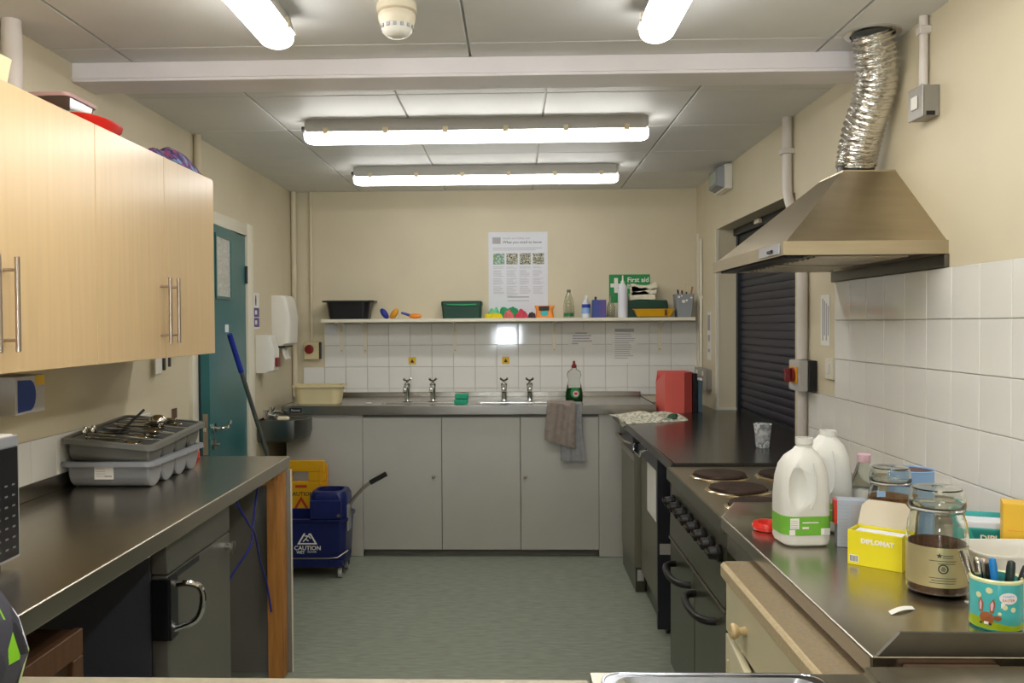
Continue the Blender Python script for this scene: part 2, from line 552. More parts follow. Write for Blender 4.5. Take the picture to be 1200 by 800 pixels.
def text(s, size, loc, rot, material, parent, align='CENTER', bold=0.0, wrapfn=None, name='lettering'):
    me = text_mesh(s, size, align=align, bold=bold)
    me.materials.clear()
    me.materials.append(M[material])
    o = bpy.data.objects.new(name, me)
    COL.objects.link(o)
    o.parent = parent
    if wrapfn:
        for v in me.vertices:
            v.co = wrapfn(v.co.x, v.co.y, v.co.z)
    else:
        o.location = Vector(loc) - off_of(parent)
        o.rotation_euler = rot
    return o

def flat(pts, rot, loc, t=0.0004):
    """thin print: 2-D outline extruded a hair, laid with a rotation at a place"""
    mb = MB()
    mb.prism(pts, 'z', 0.0, t)
    mb.xf(Matrix.Translation(Vector(loc)) @ Euler(rot).to_matrix().to_4x4())
    return mb

def rect(w, h, cx=0, cy=0):
    return [(cx - w / 2, cy - h / 2), (cx + w / 2, cy - h / 2), (cx + w / 2, cy + h / 2), (cx - w / 2, cy + h / 2)]

def disc(r, n=24, cx=0, cy=0, ry=None):
    ry = r if ry is None else ry
    return [(cx + r * math.cos(2 * math.pi * k / n), cy + ry * math.sin(2 * math.pi * k / n)) for k in range(n)]

# ================================================================== THE ROOM
struct('floor', MB().box(XL - 0.6, XR + 0.6, YF - 0.2, YB + 0.2, -0.1, 0.0), 'floor')

wall_back = struct('wall_back', MB().box(XL - 0.2, XR + 0.3, YB, YB + 0.14, 0, ZC + 0.12), 'wall')
wl = MB()
DY0, DY1, DZ = 4.11, 4.90, 1.965            # door opening in the left wall
wl.box(XL - 0.14, XL, YF, DY0, 0, ZC + 0.12)
wl.box(XL - 0.14, XL, DY1, YB, 0, ZC + 0.12)
wl.box(XL - 0.14, XL, DY0, DY1, DZ, ZC + 0.12)
wall_left = struct('wall_left', wl, 'wall')
struct('wall_corridor', MB().box(XL - 0.62, XL - 0.5, 3.6, 5.4, 0, ZC), 'corridor')
HY0, HY1, HZ0, HZ1 = 3.89, 5.38, 0.86, 2.03  # serving hatch in the right wall
wr = MB()
wr.box(XR, XR + 0.17, YF, HY0, 0, ZC + 0.12)
wr.box(XR, XR + 0.17, HY1, YB, 0, ZC + 0.12)
wr.box(XR, XR + 0.17, HY0, HY1, HZ1, ZC + 0.12)
wr.box(XR, XR + 0.17, HY0, HY1, 0, HZ0)
wall_right = struct('wall_right', wr, 'wall')
struct('wall_front', MB().box(XL - 0.2, XR + 0.3, YF - 0.14, YF, 0, ZC + 0.12), 'wall')

# ceiling: panels with recessed joints
ceiling = struct('ceiling', MB().box(XL - 0.2, XR + 0.3, YF - 0.2, YB + 0.2, ZC + 0.012, ZC + 0.13), 'tbar')
def ceiling_panels(xs, ys):
    for i in range(len(xs) - 1):
        for j in range(len(ys) - 1):
            g = 0.004
            part('ceiling_panel', MB().box(xs[i] + g, xs[i + 1] - g, ys[j] + g, ys[j + 1] - g, ZC, ZC + 0.012, 0.002, 1), 'ceiling', ceiling, smooth=0)
ceiling_panels([XL - 0.006, -1.07, -0.47, 0.13, 0.735, XR + 0.006], [3.02, 3.46, 4.065, 4.67, 5.275, 5.88, YB + 0.006])
ceiling_panels([XL - 0.006, -1.335, -0.148, 1.04, XR + 0.006], [YF, -0.79, -0.185, 0.42, 1.025, 1.63, 2.235, 2.84, 3.02])

# boxed-in beam across the ceiling
beam = struct('trim_1', MB().box(XL, XR, 2.985, 3.15, 2.308, ZC, 0.003), 'beam')
part('beam_bead', MB().box(XL, XR, 2.979, 2.986, 2.318, 2.322), 'beam', beam)

# ---- glazed tiles, one by one
TP = 0.1505
def tile_mesh(w, h, axis):
    g = 0.0011
    if axis == 'y':
        mb = MB().box(-w / 2 + g, w / 2 - g, -0.008, 0.0, -h / 2 + g, h / 2 - g, 0.0018, 1)
    elif axis == '-x':
        mb = MB().box(-0.008, 0.0, -w / 2 + g, w / 2 - g, -h / 2 + g, h / 2 - g, 0.0018, 1)
    else:
        mb = MB().box(0.0, 0.008, -w / 2 + g, w / 2 - g, -h / 2 + g, h / 2 - g, 0.0018, 1)
    return mesh_from(mb, 'tile', 'tile', smooth=0)
_tc = {}
def lay_tiles(parent, axis, plane, us, zs):
    for i in range(len(us) - 1):
        for j in range(len(zs) - 1):
            w, h = us[i + 1] - us[i], zs[j + 1] - zs[j]
            k = (round(w, 4), round(h, 4), axis)
            if k not in _tc:
                _tc[k] = tile_mesh(w, h, axis)
            u, z = (us[i] + us[i + 1]) / 2, (zs[j] + zs[j + 1]) / 2
            loc = (u, plane, z) if axis == 'y' else (plane, u, z)
            a, b = random.gauss(0, 0.0022), random.gauss(0, 0.0022)
            rot = (a, 0, b) if axis == 'y' else (0, a, b)
            inst('tile', _tc[k], loc, parent, rot)
ROWS = [1.0045, 1.155, 1.3055, 1.456]
bx = [-1.027 + TP * k for k in range(-2, 16)]
bx = [x for x in bx if x < XR - 0.03] + [XR]
part('grout_bed', MB().box(-1.328, XR, YB - 0.004, YB, 0.95, 1.456), 'grout', wall_back)
lay_tiles(wall_back, 'y', YB - 0.002, bx, ROWS)
lay_tiles(wall_back, 'y', YB - 0.002, bx, [0.955, 1.0045])
part('grout_bed', MB().box(-1.478, -1.328, YB - 0.004, YB, 0.95, 1.155), 'grout', wall_back)
lay_tiles(wall_back, 'y', YB - 0.002, [-1.478, -1.328], [0.955, 1.0045, 1.155])
ry = [3.389 - 0.1493 * k for k in range(14)][::-1]
part('grout_bed', MB().box(XR - 0.004, XR, ry[0], ry[-1], 0.86, 1.606), 'grout', wall_right)
lay_tiles(wall_right, '-x', XR - 0.002, ry, [0.86, 1.0045, 1.155, 1.3055, 1.456, 1.606])
part('grout_bed', MB().box(XR - 0.004, XR, 3.389, 3.688, 0.86, 1.155), 'grout', wall_right)
lay_tiles(wall_right, '-x', XR - 0.002, [3.389, 3.5385, 3.688], [0.86, 1.0045, 1.155])
ly = [2.677 + 0.15 * k for k in range(-9, 7)]
part('grout_bed', MB().box(XL, XL + 0.004, ly[0], ly[-1], 0.94, 1.0865), 'grout', wall_left)
lay_tiles(wall_left, 'x', XL + 0.002, ly, [0.94, 1.0865])

# ---- door in the left wall, a little ajar, and its frame
fr = MB()
fr.box(XL - 0.14, XL + 0.018, DY0 - 0.075, DY0, 0, DZ + 0.07, 0.004)
fr.box(XL - 0.14, XL + 0.018, DY1, DY1 + 0.11, 0, DZ + 0.07, 0.004)
fr.box(XL - 0.14, XL + 0.018, DY0, DY1, DZ, DZ + 0.07, 0.004)
struct('trim_2', fr, 'white', 30)
door = bpy.data.objects.new('door_1', None)
COL.objects.link(door)
door.location = (XL + 0.005, DY1 - 0.006, 0.0)
door.rotation_euler = (0, 0, R(4.6))
door['kind'] = 'structure'
part('door_leaf', MB().box(-0.044, 0, -0.775, 0, 0.006, DZ - 0.006, 0.002, 1), 'teal', door, world=False)
part('foil_panel', MB().box(0, 0.003, -0.64, -0.36, 1.60, 1.90), 'door_foil', door, 'crumpled silver foil covering the glazed panel', world=False)
fp = MB()
fp.box(0, 0.008, -0.655, -0.64, 1.585, 1.915); fp.box(0, 0.008, -0.36, -0.345, 1.585, 1.915)
fp.box(0, 0.008, -0.64, -0.36, 1.585, 1.60); fp.box(0, 0.008, -0.64, -0.36, 1.90, 1.915)
part('panel_bead', fp, 'teal', door, world=False)
part('door_notice', MB().box(0, 0.001, -0.47, -0.40, 1.415, 1.455), 'paper_b', door, world=False)
hd = MB()
hd.cyl((0, -0.72, 0.945), (0.012, -0.72, 0.945), 0.026, seg=20)
hd.tube([(0.01, -0.72, 0.945), (0.05, -0.72, 0.945), (0.058, -0.70, 0.944), (0.056, -0.64, 0.946), (0.050, -0.59, 0.962)], 0.0095, 10, smooth=4)
part('door_handle', hd, 'chrome', door, world=False)
lk = MB()
lk.cyl((0, -0.72, 0.865), (0.010, -0.72, 0.865), 0.024, seg=20)
lk.box(0.01, 0.028, -0.728, -0.700, 0.860, 0.870, 0.003)
part('door_lock', lk, 'satin', door, world=False)
ed = MB()
ed.box(-0.034, -0.010, -0.7765, -0.7745, 0.82, 1.02)
part('latch_plate', ed, 'satin', door, world=False)
part('latch_bolt', MB().box(-0.03, -0.014, -0.786, -0.776, 0.935, 0.955), 'chrome', door, world=False)
for z in (1.74, 0.35):
    part('hinge', MB().cyl((0.006, -0.002, z - 0.05), (0.006, -0.002, z + 0.05), 0.008, seg=10), 'dark', door, world=False)

# ---- added unseen door; glowing pane gives front fill and the bright tile's reflection
added_door = bpy.data.objects.new('door_2', None)
COL.objects.link(added_door)
added_door.location = (-0.135, YF, 0.0)
added_door['kind'] = 'structure'
dl = MB()
dl.box(-0.38, 0.38, 0.0, 0.04, 0.0, 1.125); dl.box(-0.38, 0.38, 0.0, 0.04, 1.425, 2.0)
dl.box(-0.38, -0.17, 0.0, 0.04, 1.125, 1.425); dl.box(0.17, 0.38, 0.0, 0.04, 1.125, 1.425)
part('door_leaf', dl, 'teal', added_door, world=False)
part('door_pane', MB().box(-0.17, 0.17, 0.005, 0.02, 1.125, 1.425), 'sky_pane', added_door, world=False)

# ---- roller shutter in the serving hatch
sh = thing('roller_shutter', 'closed navy slatted roller shutter in the serving hatch', 'shutter', (1.40, (HY0 + HY1) / 2, 0.92))
SP = 0.0435
sl = MB()
prof = [(0.0, 0.0), (-0.0025, 0.003), (-0.005, 0.012), (-0.0055, 0.022), (-0.005, 0.032), (-0.0025, 0.040), (0.0, 0.0432), (0.006, 0.0432), (0.006, 0.0)]
sl.prism([(x, z) for x, z in prof], 'y', -0.72, 0.72)
sme = mesh_from(sl, 'slat', 'shutter', smooth=60)
k = 0
while 0.925 + k * SP < HZ1 - 0.1:
    inst('slat', sme, (1.40, (HY0 + HY1) / 2, 0.925 + k * SP), sh)
    k += 1
gd = MB()
gd.box(1.378, 1.43, HY1 - 0.045, HY1 - 0.001, 0.906, HZ1 - 0.002)
part('guide_rail', gd, 'shut_frame', sh)
part('guide_rail', MB().box(1.378, 1.43, HY0 + 0.001, HY0 + 0.045, 0.906, HZ1 - 0.002), 'shut_frame', sh)
part('bottom_rail', MB().box(1.392, 1.412, HY0 + 0.046, HY1 - 0.046, 0.9055, 0.9249), 'shut_frame', sh)
hb = MB()
hb.box(1.36, 1.43, HY0 + 0.002, HY1 - 0.002, 1.985, HZ1 - 0.001, 0.004)
hb.box(1.385, 1.43, HY0 + 0.002, HY1 - 0.002, 1.925, 1.984, 0.004)
part('head_box', hb, 'shut_frame', sh)
part('catch', MB().box(1.335, 1.359, 4.75, 4.83, 1.995, 2.02, 0.003), 'white', sh)
# reveal beads and vertical trim beside the hatch
tb = MB()
tb.box(XR - 0.006, XR + 0.012, HY1 - 0.004, HY1 + 0.02, 0.906, HZ1)
tb.box(XR, XR + 0.118, HY1 - 0.012, HY1 + 0.002, 0.906, 0.922)
struct('trim_3', tb, 'white')
struct('trim_4', MB().box(XR - 0.008, XR, 5.905, 5.95, 0.95, HZ1 + 0.03), 'white')

# ================================================================== CEILING FITTINGS
def tube_light(name, label, c, along, group, lit='diffuser'):
    """weatherproof fluorescent batten: housing, lit diffuser, clips, end caps; built along local x"""
    t = thing(name, label, 'ceiling light', c, (0, 0, along), group)
    L = 1.545
    hp = [(-0.032, 0.0), (0.032, 0.0), (0.050, -0.052), (0.054, -0.060), (-0.054, -0.060), (-0.050, -0.052)]
    hb = MB().loft([[(x, y, z) for y, z in hp] for x in (-L / 2 + 0.012, L / 2 - 0.012)])
    part('housing', hb, 'lamp_body', t, world=False)
    dp = [(-0.051, -0.060)] + [(-0.051 * math.cos(R(a)) , -0.068 - 0.038 * math.sin(R(a)) ** 0.8) for a in range(12, 169, 12)] + [(0.051, -0.060)]
    rings = []
    for x, s, dz in ((-L / 2, 0.72, 0.0), (-L / 2 + 0.012, 0.9, 0.0), (-L / 2 + 0.035, 1.0, 0), (L / 2 - 0.035, 1.0, 0), (L / 2 - 0.012, 0.9, 0), (L / 2, 0.72, 0)):
        rings.append([(x, y * s, -0.060 + (z + 0.060) * s) for y, z in dp])
    part('diffuser', MB().loft(rings), lit, t, world=False, smooth=60)
    for i in range(6):
        x = -L / 2 + 0.10 + i * (L - 0.20) / 5
        for s in (-1, 1):
            part('clip', MB().box(x - 0.012, x + 0.012, s * 0.047 - 0.008, s * 0.047 + 0.008, -0.068, -0.040, 0.002, 1), 'clip', t, world=False)
    for s in (-1, 1):
        e = MB().box(min(s * (L / 2 - 0.012), s * (L / 2)), max(s * (L / 2 - 0.012), s * (L / 2)), -0.036, 0.036, -0.055, -0.002, 0.004, 1)
        part('end_cap', e, 'lamp_body', t, world=False)
    gl = MB().cyl((-L / 2 - 0.018, 0.0, -0.035), (-L / 2, 0.0, -0.035), 0.012, seg=12)
    part('cable_gland', gl, 'dark', t, world=False)
    return t
tube_light('batten_light', 'fluorescent batten spanning the ceiling just beyond the beam', (-0.17, 3.89, ZC), 0, 'fluorescent battens on the ceiling')
tube_light('batten_light', 'fluorescent batten spanning the ceiling over the sink end', (-0.165, 5.05, ZC), 0, 'fluorescent battens on the ceiling', 'diffuser_old')  # dimmed to keep the back wall darker
tube_light('batten_light', 'lengthwise fluorescent batten on the wall cupboard side of the smoke detector', (-0.70, 1.80, ZC), R(90), 'fluorescent battens on the ceiling')
tube_light('batten_light', 'lengthwise fluorescent batten on the extractor hood side of the smoke detector', (0.42, 1.80, ZC), R(90), 'fluorescent battens on the ceiling')
tube_light('batten_light', 'lengthwise fluorescent batten behind the one on the wall cupboard side', (-0.70, -0.35, ZC), R(90), 'fluorescent battens on the ceiling')  # added out of view to brighten surfaces facing the camera
tube_light('batten_light', 'lengthwise fluorescent batten behind the one on the extractor hood side', (0.42, -0.35, ZC), R(90), 'fluorescent battens on the ceiling')  # second added batten, same fill from behind the camera

sd = thing('smoke_detector', 'round cream and white smoke detector on the ceiling', 'smoke detector', (-0.335, 2.49, ZC))
part('base', MB().lathe([(0.056, 0), (0.058, -0.004), (0.058, -0.022), (0.052, -0.026)], z0=0, seg=32), 'smoke', sd, world=False)
part('housing', MB().lathe([(0.050, -0.026), (0.054, -0.032), (0.054, -0.044), (0.048, -0.062)], seg=32), 'smoke', sd, world=False)
part('sensor_cap', MB().lathe([(0.047, -0.062), (0.043, -0.080), (0.030, -0.092), (0.010, -0.095)], seg=32), 'plastic_w', sd, world=False)
vt = MB()
for k in range(14):
    a = 2 * math.pi * k / 14
    vt.box(-0.005, 0.005, -0.0485, -0.046, -0.074, -0.064)
    vt.bm.verts.ensure_lookup_table()
    bmesh.ops.rotate(vt.bm, verts=vt.bm.verts[-8:], cent=(0, 0, 0), matrix=Matrix.Rotation(a, 3, 'Z'))
part('vent_slots', vt, 'ink_g', sd, world=False)

# ================================================================== PIPES AND CONDUITS
def conduit(label, pts, r, material='conduit', clips=()):
    t = thing('conduit', label, 'conduit', pts[0])
    part('pipe', MB().tube(pts, r, 12, smooth=3 if len(pts) > 2 else 0), material, t)
    for c in clips:
        part('saddle', MB().box(c[0] - r * 1.35, c[0] + r * 1.35, c[1] - r * 1.35, c[1] + r * 1.35, c[2] - 0.012, c[2] + 0.012, 0.003, 1), material, t)
conduit('white conduit dropping from the ceiling behind the flexible duct, curving in behind the hood',
        [(XR - 0.024, 3.93, ZC - 0.001), (XR - 0.024, 3.93, 2.13), (XR - 0.024, 3.925, 2.04), (XR - 0.024, 3.88, 1.97), (XR - 0.024, 3.80, 1.90), (XR - 0.024, 3.735, 1.80),
         (XR - 0.024, 3.722, 1.70), (XR - 0.024, 3.722, 1.291)], 0.022, clips=[(XR - 0.024, 3.93, 2.22)])
conduit('white conduit between the rotary isolator and the worktop', [(XR - 0.024, 3.72, 1.159), (XR - 0.024, 3.72, 0.907)], 0.02)
conduit('white conduit from the ceiling down to the metal switch box', [(XR - 0.016, 2.655, ZC - 0.001), (XR - 0.016, 2.655, 2.152)], 0.013, clips=[(XR - 0.016, 2.655, 2.33)])
conduit('thin cream pipe in the corner beside the paper towel dispenser', [(XL + 0.022, 5.925, ZC - 0.001), (XL + 0.022, 5.925, 0.953)], 0.02, 'wall')
conduit('cream conduit from the ceiling to the red push switch', [(-1.415, YB - 0.012, ZC - 0.001), (-1.415, YB - 0.012, 1.333)], 0.011, 'wall')
conduit('slim white conduit in the corner above the steel socket', [(XR - 0.012, 5.78, 2.01), (XR - 0.012, 5.78, 1.155)], 0.010, 'white', clips=[(XR - 0.012, 5.78, 1.62)])
conduit('white pipe rising behind the near wall cupboard to the ceiling', [(XL + 0.04, 2.56, 2.10), (XL + 0.04, 2.56, ZC - 0.001)], 0.028)
conduit('short cream pipe up the wall behind the far end of the cupboards', [(XL + 0.02, 4.13, 2.04), (XL + 0.02, 4.13, ZC - 0.001)], 0.018, 'wall')

# ================================================================== WALL CUPBOARDS (left)
def wall_cupboard(label, y0, y1):
    t = thing('wall_cupboard', label, 'cupboard', (XL, (y0 + y1) / 2, 1.338))
    c = MB().box(XL + 0.001, -1.239, y0 + 0.001, y1 - 0.001, 1.340, 2.038, 0.001, 1)
    part('carcass', c, 'birch_in', t)
    ym = (y0 + y1) / 2
    for a, b, hy in ((y0, ym, ym - 0.040), (ym, y1, ym + 0.034)):
        d = part('door', MB().box(-1.238, -1.220, a + 0.0012, b - 0.0012, 1.338, 2.040, 0.0012, 1), 'birch', t)
        h = MB()
        h.cyl((-1.186, hy, 1.390), (-1.186, hy, 1.617), 0.0062, seg=12)
        for z in (1.418, 1.586):
            h.cyl((-1.2205, hy, z), (-1.186, hy, z), 0.0045, seg=10)
        part('handle', h, 'satin', d, 'satin steel bar handle')
    return t
wall_cupboard('birch two-door wall cupboard above the microwave', 1.49, 2.475)
wall_cupboard('birch two-door wall cupboard above the cutlery trays', 2.475, 3.46)
pr = MB(); pr.box(XL + 0.001, XL + 0.03, 3.461, 3.53, 1.34, 1.42); 
# things lying on the cupboards
ZT = 2.041
bx_ = thing('plastic_box', 'white plastic tub on the cupboard beside the rising pipe', 'tub', (-1.36, 2.02, ZT))
b = MB()
b.loft([rr(-1.36, 2.02, 0.20, 0.22, 0.03, ZT), rr(-1.36, 2.02, 0.22, 0.24, 0.03, ZT + 0.075), rr(-1.36, 2.02, 0.205, 0.225, 0.03, ZT + 0.075), rr(-1.36, 2.02, 0.185, 0.205, 0.03, ZT + 0.006)])
part('tub', b, 'cream_p', bx_)
def clear_box(label, cx, cy, w, d, h, lid):
    t = thing('storage_box', label, 'box', (cx, cy, ZT))
    b = MB()
    b.loft([rr(cx, cy, w - 0.03, d - 0.03, 0.02, ZT), rr(cx, cy, w, d, 0.02, ZT + h), rr(cx, cy, w - 0.006, d - 0.006, 0.02, ZT + h), rr(cx, cy, w - 0.036, d - 0.036, 0.02, ZT + 0.004)])
    part('box', b, 'pet', t)
    l = MB()
    l.loft([rr(cx, cy, w + 0.012, d + 0.012, 0.022, ZT + h + 0.0005), rr(cx, cy, w + 0.012, d + 0.012, 0.022, ZT + h + 0.012), rr(cx, cy, w - 0.02, d - 0.02, 0.02, ZT + h + 0.016)])
    part('lid', l, lid, t)
M['pinkish'] = mat('dusty_pink_lid', 'c9a3a0', 0.45)
clear_box('clear storage box with dusty pink lid on the cupboards', -1.43, 2.69, 0.13, 0.18, 0.115, 'pinkish')
clear_box('low clear plastic box on the cupboards behind the pink lidded box', -1.435, 2.855, 0.13, 0.115, 0.085, 'pet')
dd = MB()
dd.lathe([(0.03, 0.0), (0.060, 0.008), (0.078, 0.028), (0.082, 0.042), (0.077, 0.042), (0.062, 0.02), (0.03, 0.006)], -1.298, 2.64, ZT, 30)
for v in dd.bm.verts:
    v.co.x = -1.298 + (v.co.x + 1.298) * 0.75
    v.co.y = 2.64 + (v.co.y - 2.64) * 1.65
solo('red_dish', dd, 'red', 'shiny red plastic dish on top of the wall cupboards', 'dish')
def fab(u, v):
    x = -1.43 + 0.207 * v
    y = 2.93 + 0.42 * u
    h = 0.030 + 0.045 * u + 0.012 * math.sin(9 * u + 3 * v) + 0.008 * math.sin(17 * v + 5 * u)
    e = min(1, 6 * min(u, 1 - u, v, 1 - v))
    return (x, y, ZT + 0.002 + h * e)
f = MB().grid(fab, 22, 12)
f.grid(lambda u, v: (-1.43 + 0.207 * v, 2.93 + 0.42 * u, ZT + 0.001), 22, 12)
bmesh.ops.remove_doubles(f.bm, verts=f.bm.verts[:], dist=0.0015)
solo('folded_cloth', f, 'fabprint', 'purple and blue patterned cloth folded on the wall cupboards', 'cloth')

# ================================================================== LEFT WORKTOP
ZW = 0.90
lw = thing('steel_worktop', 'long dark steel worktop under the wall cupboards', 'worktop', (-1.25, 2.45, 0))
part('top', MB().box(XL + 0.001, -0.948, 1.345, 3.575, 0.850, ZW, 0.005, 3), 'steel_top', lw)
part('upstand', MB().box(XL + 0.001, XL + 0.016, 1.345, 3.575, ZW, 0.952, 0.002, 1), 'steel_top', lw)
part('leg', MB().box(-1.018, -0.952, 3.462, 3.528, 0.0, 0.849, 0.004), 'pine', lw, 'bare pine post')
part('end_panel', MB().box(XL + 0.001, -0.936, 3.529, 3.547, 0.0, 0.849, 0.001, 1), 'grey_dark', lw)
part('panel_edging', MB().box(-0.9355, -0.9335, 3.529, 3.547, 0.0, 0.849), 'white', lw)
rl = MB().box(XL + 0.05, -0.97, 3.44, 3.461, 0.80, 0.849)
part('rail', rl, 'pine', lw)

# ---- fridge under the worktop
fg = thing('undercounter_fridge', 'silver undercounter fridge with chrome loop handle', 'fridge', (-1.25, 2.64, 0))
part('body', MB().box(-1.52, -1.035, 2.385, 2.915, 0.03, 0.835, 0.004), 'fridge_side', fg)
part('top_panel', MB().box(-1.034, -0.984, 2.385, 2.915, 0.745, 0.832, 0.006), 'silver_door', fg)
dr = part('door', MB().box(-1.034, -0.984, 2.385, 2.915, 0.06, 0.742, 0.008), 'silver_door', fg)
part('grip_strip', MB().box(-0.9838, -0.982, 2.388, 2.62, 0.722, 0.739), 'dark', dr)
hp = MB().box(-1.028, -0.978, 2.372, 2.386, 0.56, 0.735, 0.004)
hp.box(-0.984, -0.972, 2.374, 2.43, 0.56, 0.735, 0.004)
part('handle_plate', hp, 'black', dr)
hl = MB().tube([(-0.974, 2.405, 0.712), (-0.935, 2.41, 0.715), (-0.905, 2.418, 0.700), (-0.898, 2.42, 0.66), (-0.915, 2.415, 0.61), (-0.974, 2.405, 0.585)], 0.0095, 10, smooth=5)
part('handle', hl, 'chrome', dr, 'chrome loop handle')
kb = MB().cyl((-0.983, 2.865, 0.70), (-0.962, 2.865, 0.70), 0.013, seg=14)
kb.box(-0.963, -0.950, 2.861, 2.869, 0.675, 0.72, 0.002, 1)
part('lock', kb, 'chrome', dr)
for x in (-1.48, -1.06):
    for y in (2.42, 2.88):
        part('foot', MB().cyl((x, y, 0), (x, y, 0.031), 0.018, seg=10), 'black', fg)

# ---- wooden cabinet under the near end of the worktop
wc = thing('wooden_cabinet', 'brown wooden framed cabinet under the steel worktop', 'cabinet', (-1.25, 1.66, 0))
part('carcass', MB().box(-1.50, -1.014, 1.40, 1.925, 0.0, 0.755), 'wood_dk2', wc)
part('top_rail', MB().box(-1.013, -0.993, 1.40, 1.925, 0.700, 0.760, 0.002, 1), 'wood_dk', wc)
part('stile', MB().box(-1.013, -0.993, 1.880, 1.925, 0.0, 0.699, 0.002, 1), 'wood_dk', wc)
part('stile', MB().box(-1.013, -0.993, 1.40, 1.445, 0.0, 0.699, 0.002, 1), 'wood_dk', wc)
part('panel', MB().box(-1.0135, -1.004, 1.446, 1.879, 0.06, 0.699), 'wood_dk2', wc)

# ---- blue cables hanging under the worktop
for lab, pts in (('blue cable looping down from beside the fridge to the pine post', [(-0.99, 2.99, 0.849), (-0.985, 3.02, 0.80), (-0.97, 3.09, 0.72), (-0.985, 3.20, 0.66), (-1.005, 3.33, 0.52), (-1.01, 3.43, 0.40), (-1.0, 3.455, 0.28)]),
                 ('blue cable hanging from the worktop, crossing in front of the end panel', [(-1.02, 3.40, 0.849), (-1.03, 3.36, 0.76), (-1.0, 3.22, 0.67), (-0.99, 3.14, 0.62), (-1.04, 3.02, 0.5), (-1.08, 2.97, 0.2), (-1.09, 2.97, 0.004)])):
    solo('cable', MB().tube(pts, 0.0042, 8, smooth=6), 'cable', lab, 'cable')

# ================================================================== SINK UNIT along the back wall
SY = 5.29                    # front of the sink top
su = thing('sink_unit', 'long grey sink cupboard with three doors along the back wall', 'cupboard', (-0.2, 5.6, 0))
part('carcass', MB().box(-1.43, 0.85, 5.335, 5.94, 0.08, 0.79), 'grey_dark', su)
part('top_rail', MB().box(-1.43, 0.85, 5.335, 5.352, 0.791, 0.889), 'grey_dark', su)
part('plinth', MB().box(-0.95, 0.52, 5.365, 5.40, 0.0, 0.079), 'grey_dark', su)
part('side_panel', MB().box(-1.43, -0.952, 5.312, 5.334, 0.002, 0.889, 0.0015, 1), 'grey_door', su)
part('side_panel', MB().box(0.519, 0.72, 5.312, 5.334, 0.002, 0.889, 0.0015, 1), 'grey_door', su)
for i, (a, b, kx) in enumerate(((-0.950, -0.459, -0.508), (-0.455, 0.031, None), (0.035, 0.517, 0.062))):
    d = part('door', MB().box(a, b, 5.312, 5.334, 0.045, 0.872, 0.0015, 1), 'grey_door', su)
    if kx is not None:
        part('knob', MB().lathe([(0.006, 0), (0.010, 0.006), (0.011, 0.014), (0.006, 0.018)], seg=14).xf(Matrix.Translation((kx, 5.312, 0.502)) @ Matrix.Rotation(R(90), 4, 'X')), 'satin', d)
# pressed steel top with two bowls
st = thing('double_sink', 'stainless steel double bowl sink top on the grey cupboard', 'sink', (-0.2, 5.62, 0.89))
tp = MB()
xs = [-1.455, -0.84, -0.32, -0.22, 0.30, 0.870]
ys = [SY, 5.36, 5.50, YB - 0.002]
def quadtop(x0, x1, y0, y1):
    tp.poly([(x0, y0, 0.948), (x1, y0, 0.948), (x1, y1, 0.948), (x0, y1, 0.948)])
for i in range(5):
    for j in range(3):
        if not (i in (1, 3) and j == 1):
            quadtop(xs[i], xs[i + 1], ys[j] , ys[j + 1])
for i in (1, 3):
    x0, x1, y0, y1 = xs[i], xs[i + 1], ys[1], ys[2]
    tp.loft([[(x0, y0, 0.948), (x1, y0, 0.948), (x1, y1, 0.948), (x0, y1, 0.948)],
             [(x0 + .02, y0 + .01, 0.80), (x1 - .02, y0 + .01, 0.80), (x1 - .02, y1 - .01, 0.80), (x0 + .02, y1 - .01, 0.80)]], cap0=False)
bmesh.ops.remove_doubles(tp.bm, verts=tp.bm.verts[:], dist=0.0001)
tp.box(-1.455, 0.870, SY - 0.002, SY + 0.012, 0.890, 0.9482, 0.003)
tp.box(-1.455, -1.443, SY + 0.012, YB - 0.002, 0.890, 0.948, 0.002, 1)
tp.box(0.858, 0.870, SY + 0.012, YB - 0.002, 0.890, 0.948, 0.002, 1)
part('top', tp, 'steel_b', st)
part('upstand', MB().box(-1.40, 0.866, YB - 0.026, YB - 0.0101, 0.948, 0.980, 0.002, 1), 'steel_b', st)
pl = part('maker_plate', MB().box(-1.403, -1.325, SY - 0.0035, SY - 0.002, 0.905, 0.935), 'blue_s', st, 'small navy plate with white lettering')
M['navy_plate'] = mat('navy_plate', '16202e', 0.4)
pl.data.materials[0] = M['navy_plate']
text('Sissons', 0.020, (-1.364, SY - 0.0036, 0.920), ROT_BACK, 'ink_w', pl)
def tap(x, label):
    t = thing('pillar_tap', label, 'tap', (x, 5.53, 0.948), group='pillar taps on the sink top')
    b = MB().lathe([(0.026, 0), (0.026, 0.006), (0.015, 0.012), (0.013, 0.05), (0.016, 0.085), (0.017, 0.098), (0.010, 0.104)], seg=18)
    b.xf(Matrix.Scale(1.2, 4))
    part('body', b, 'chrome', t, world=False)
    s = MB().tube([(0, 0, 0.068), (0, -0.03, 0.085), (0, -0.07, 0.088), (0, -0.10, 0.078), (0, -0.112, 0.060)], [0.012, 0.0115, 0.0105, 0.010, 0.0095], 12, smooth=4)
    s.xf(Matrix.Scale(1.2, 4))
    part('spout', s, 'chrome', t, world=False)
    h = MB().cyl((0, 0, 0.102), (0, 0, 0.118), 0.007, seg=10)
    for a in (35, 145, 215, 325):
        h.tube([(0, 0, 0.116), (0.012 * math.cos(R(a)), 0.012 * math.sin(R(a)), 0.118), (0.023 * math.cos(R(a)), 0.023 * math.sin(R(a)), 0.126)], [0.005, 0.0055, 0.006], 8)
    h.xf(Matrix.Scale(1.2, 4))
    part('cross_head', h, 'chrome', t, world=False)
tap(-0.697, 'chrome pillar tap at the washing-up bowl end of the bowl by the drainer')
tap(-0.530, 'chrome pillar tap on the sink between the drainer bowl and the green sponges')
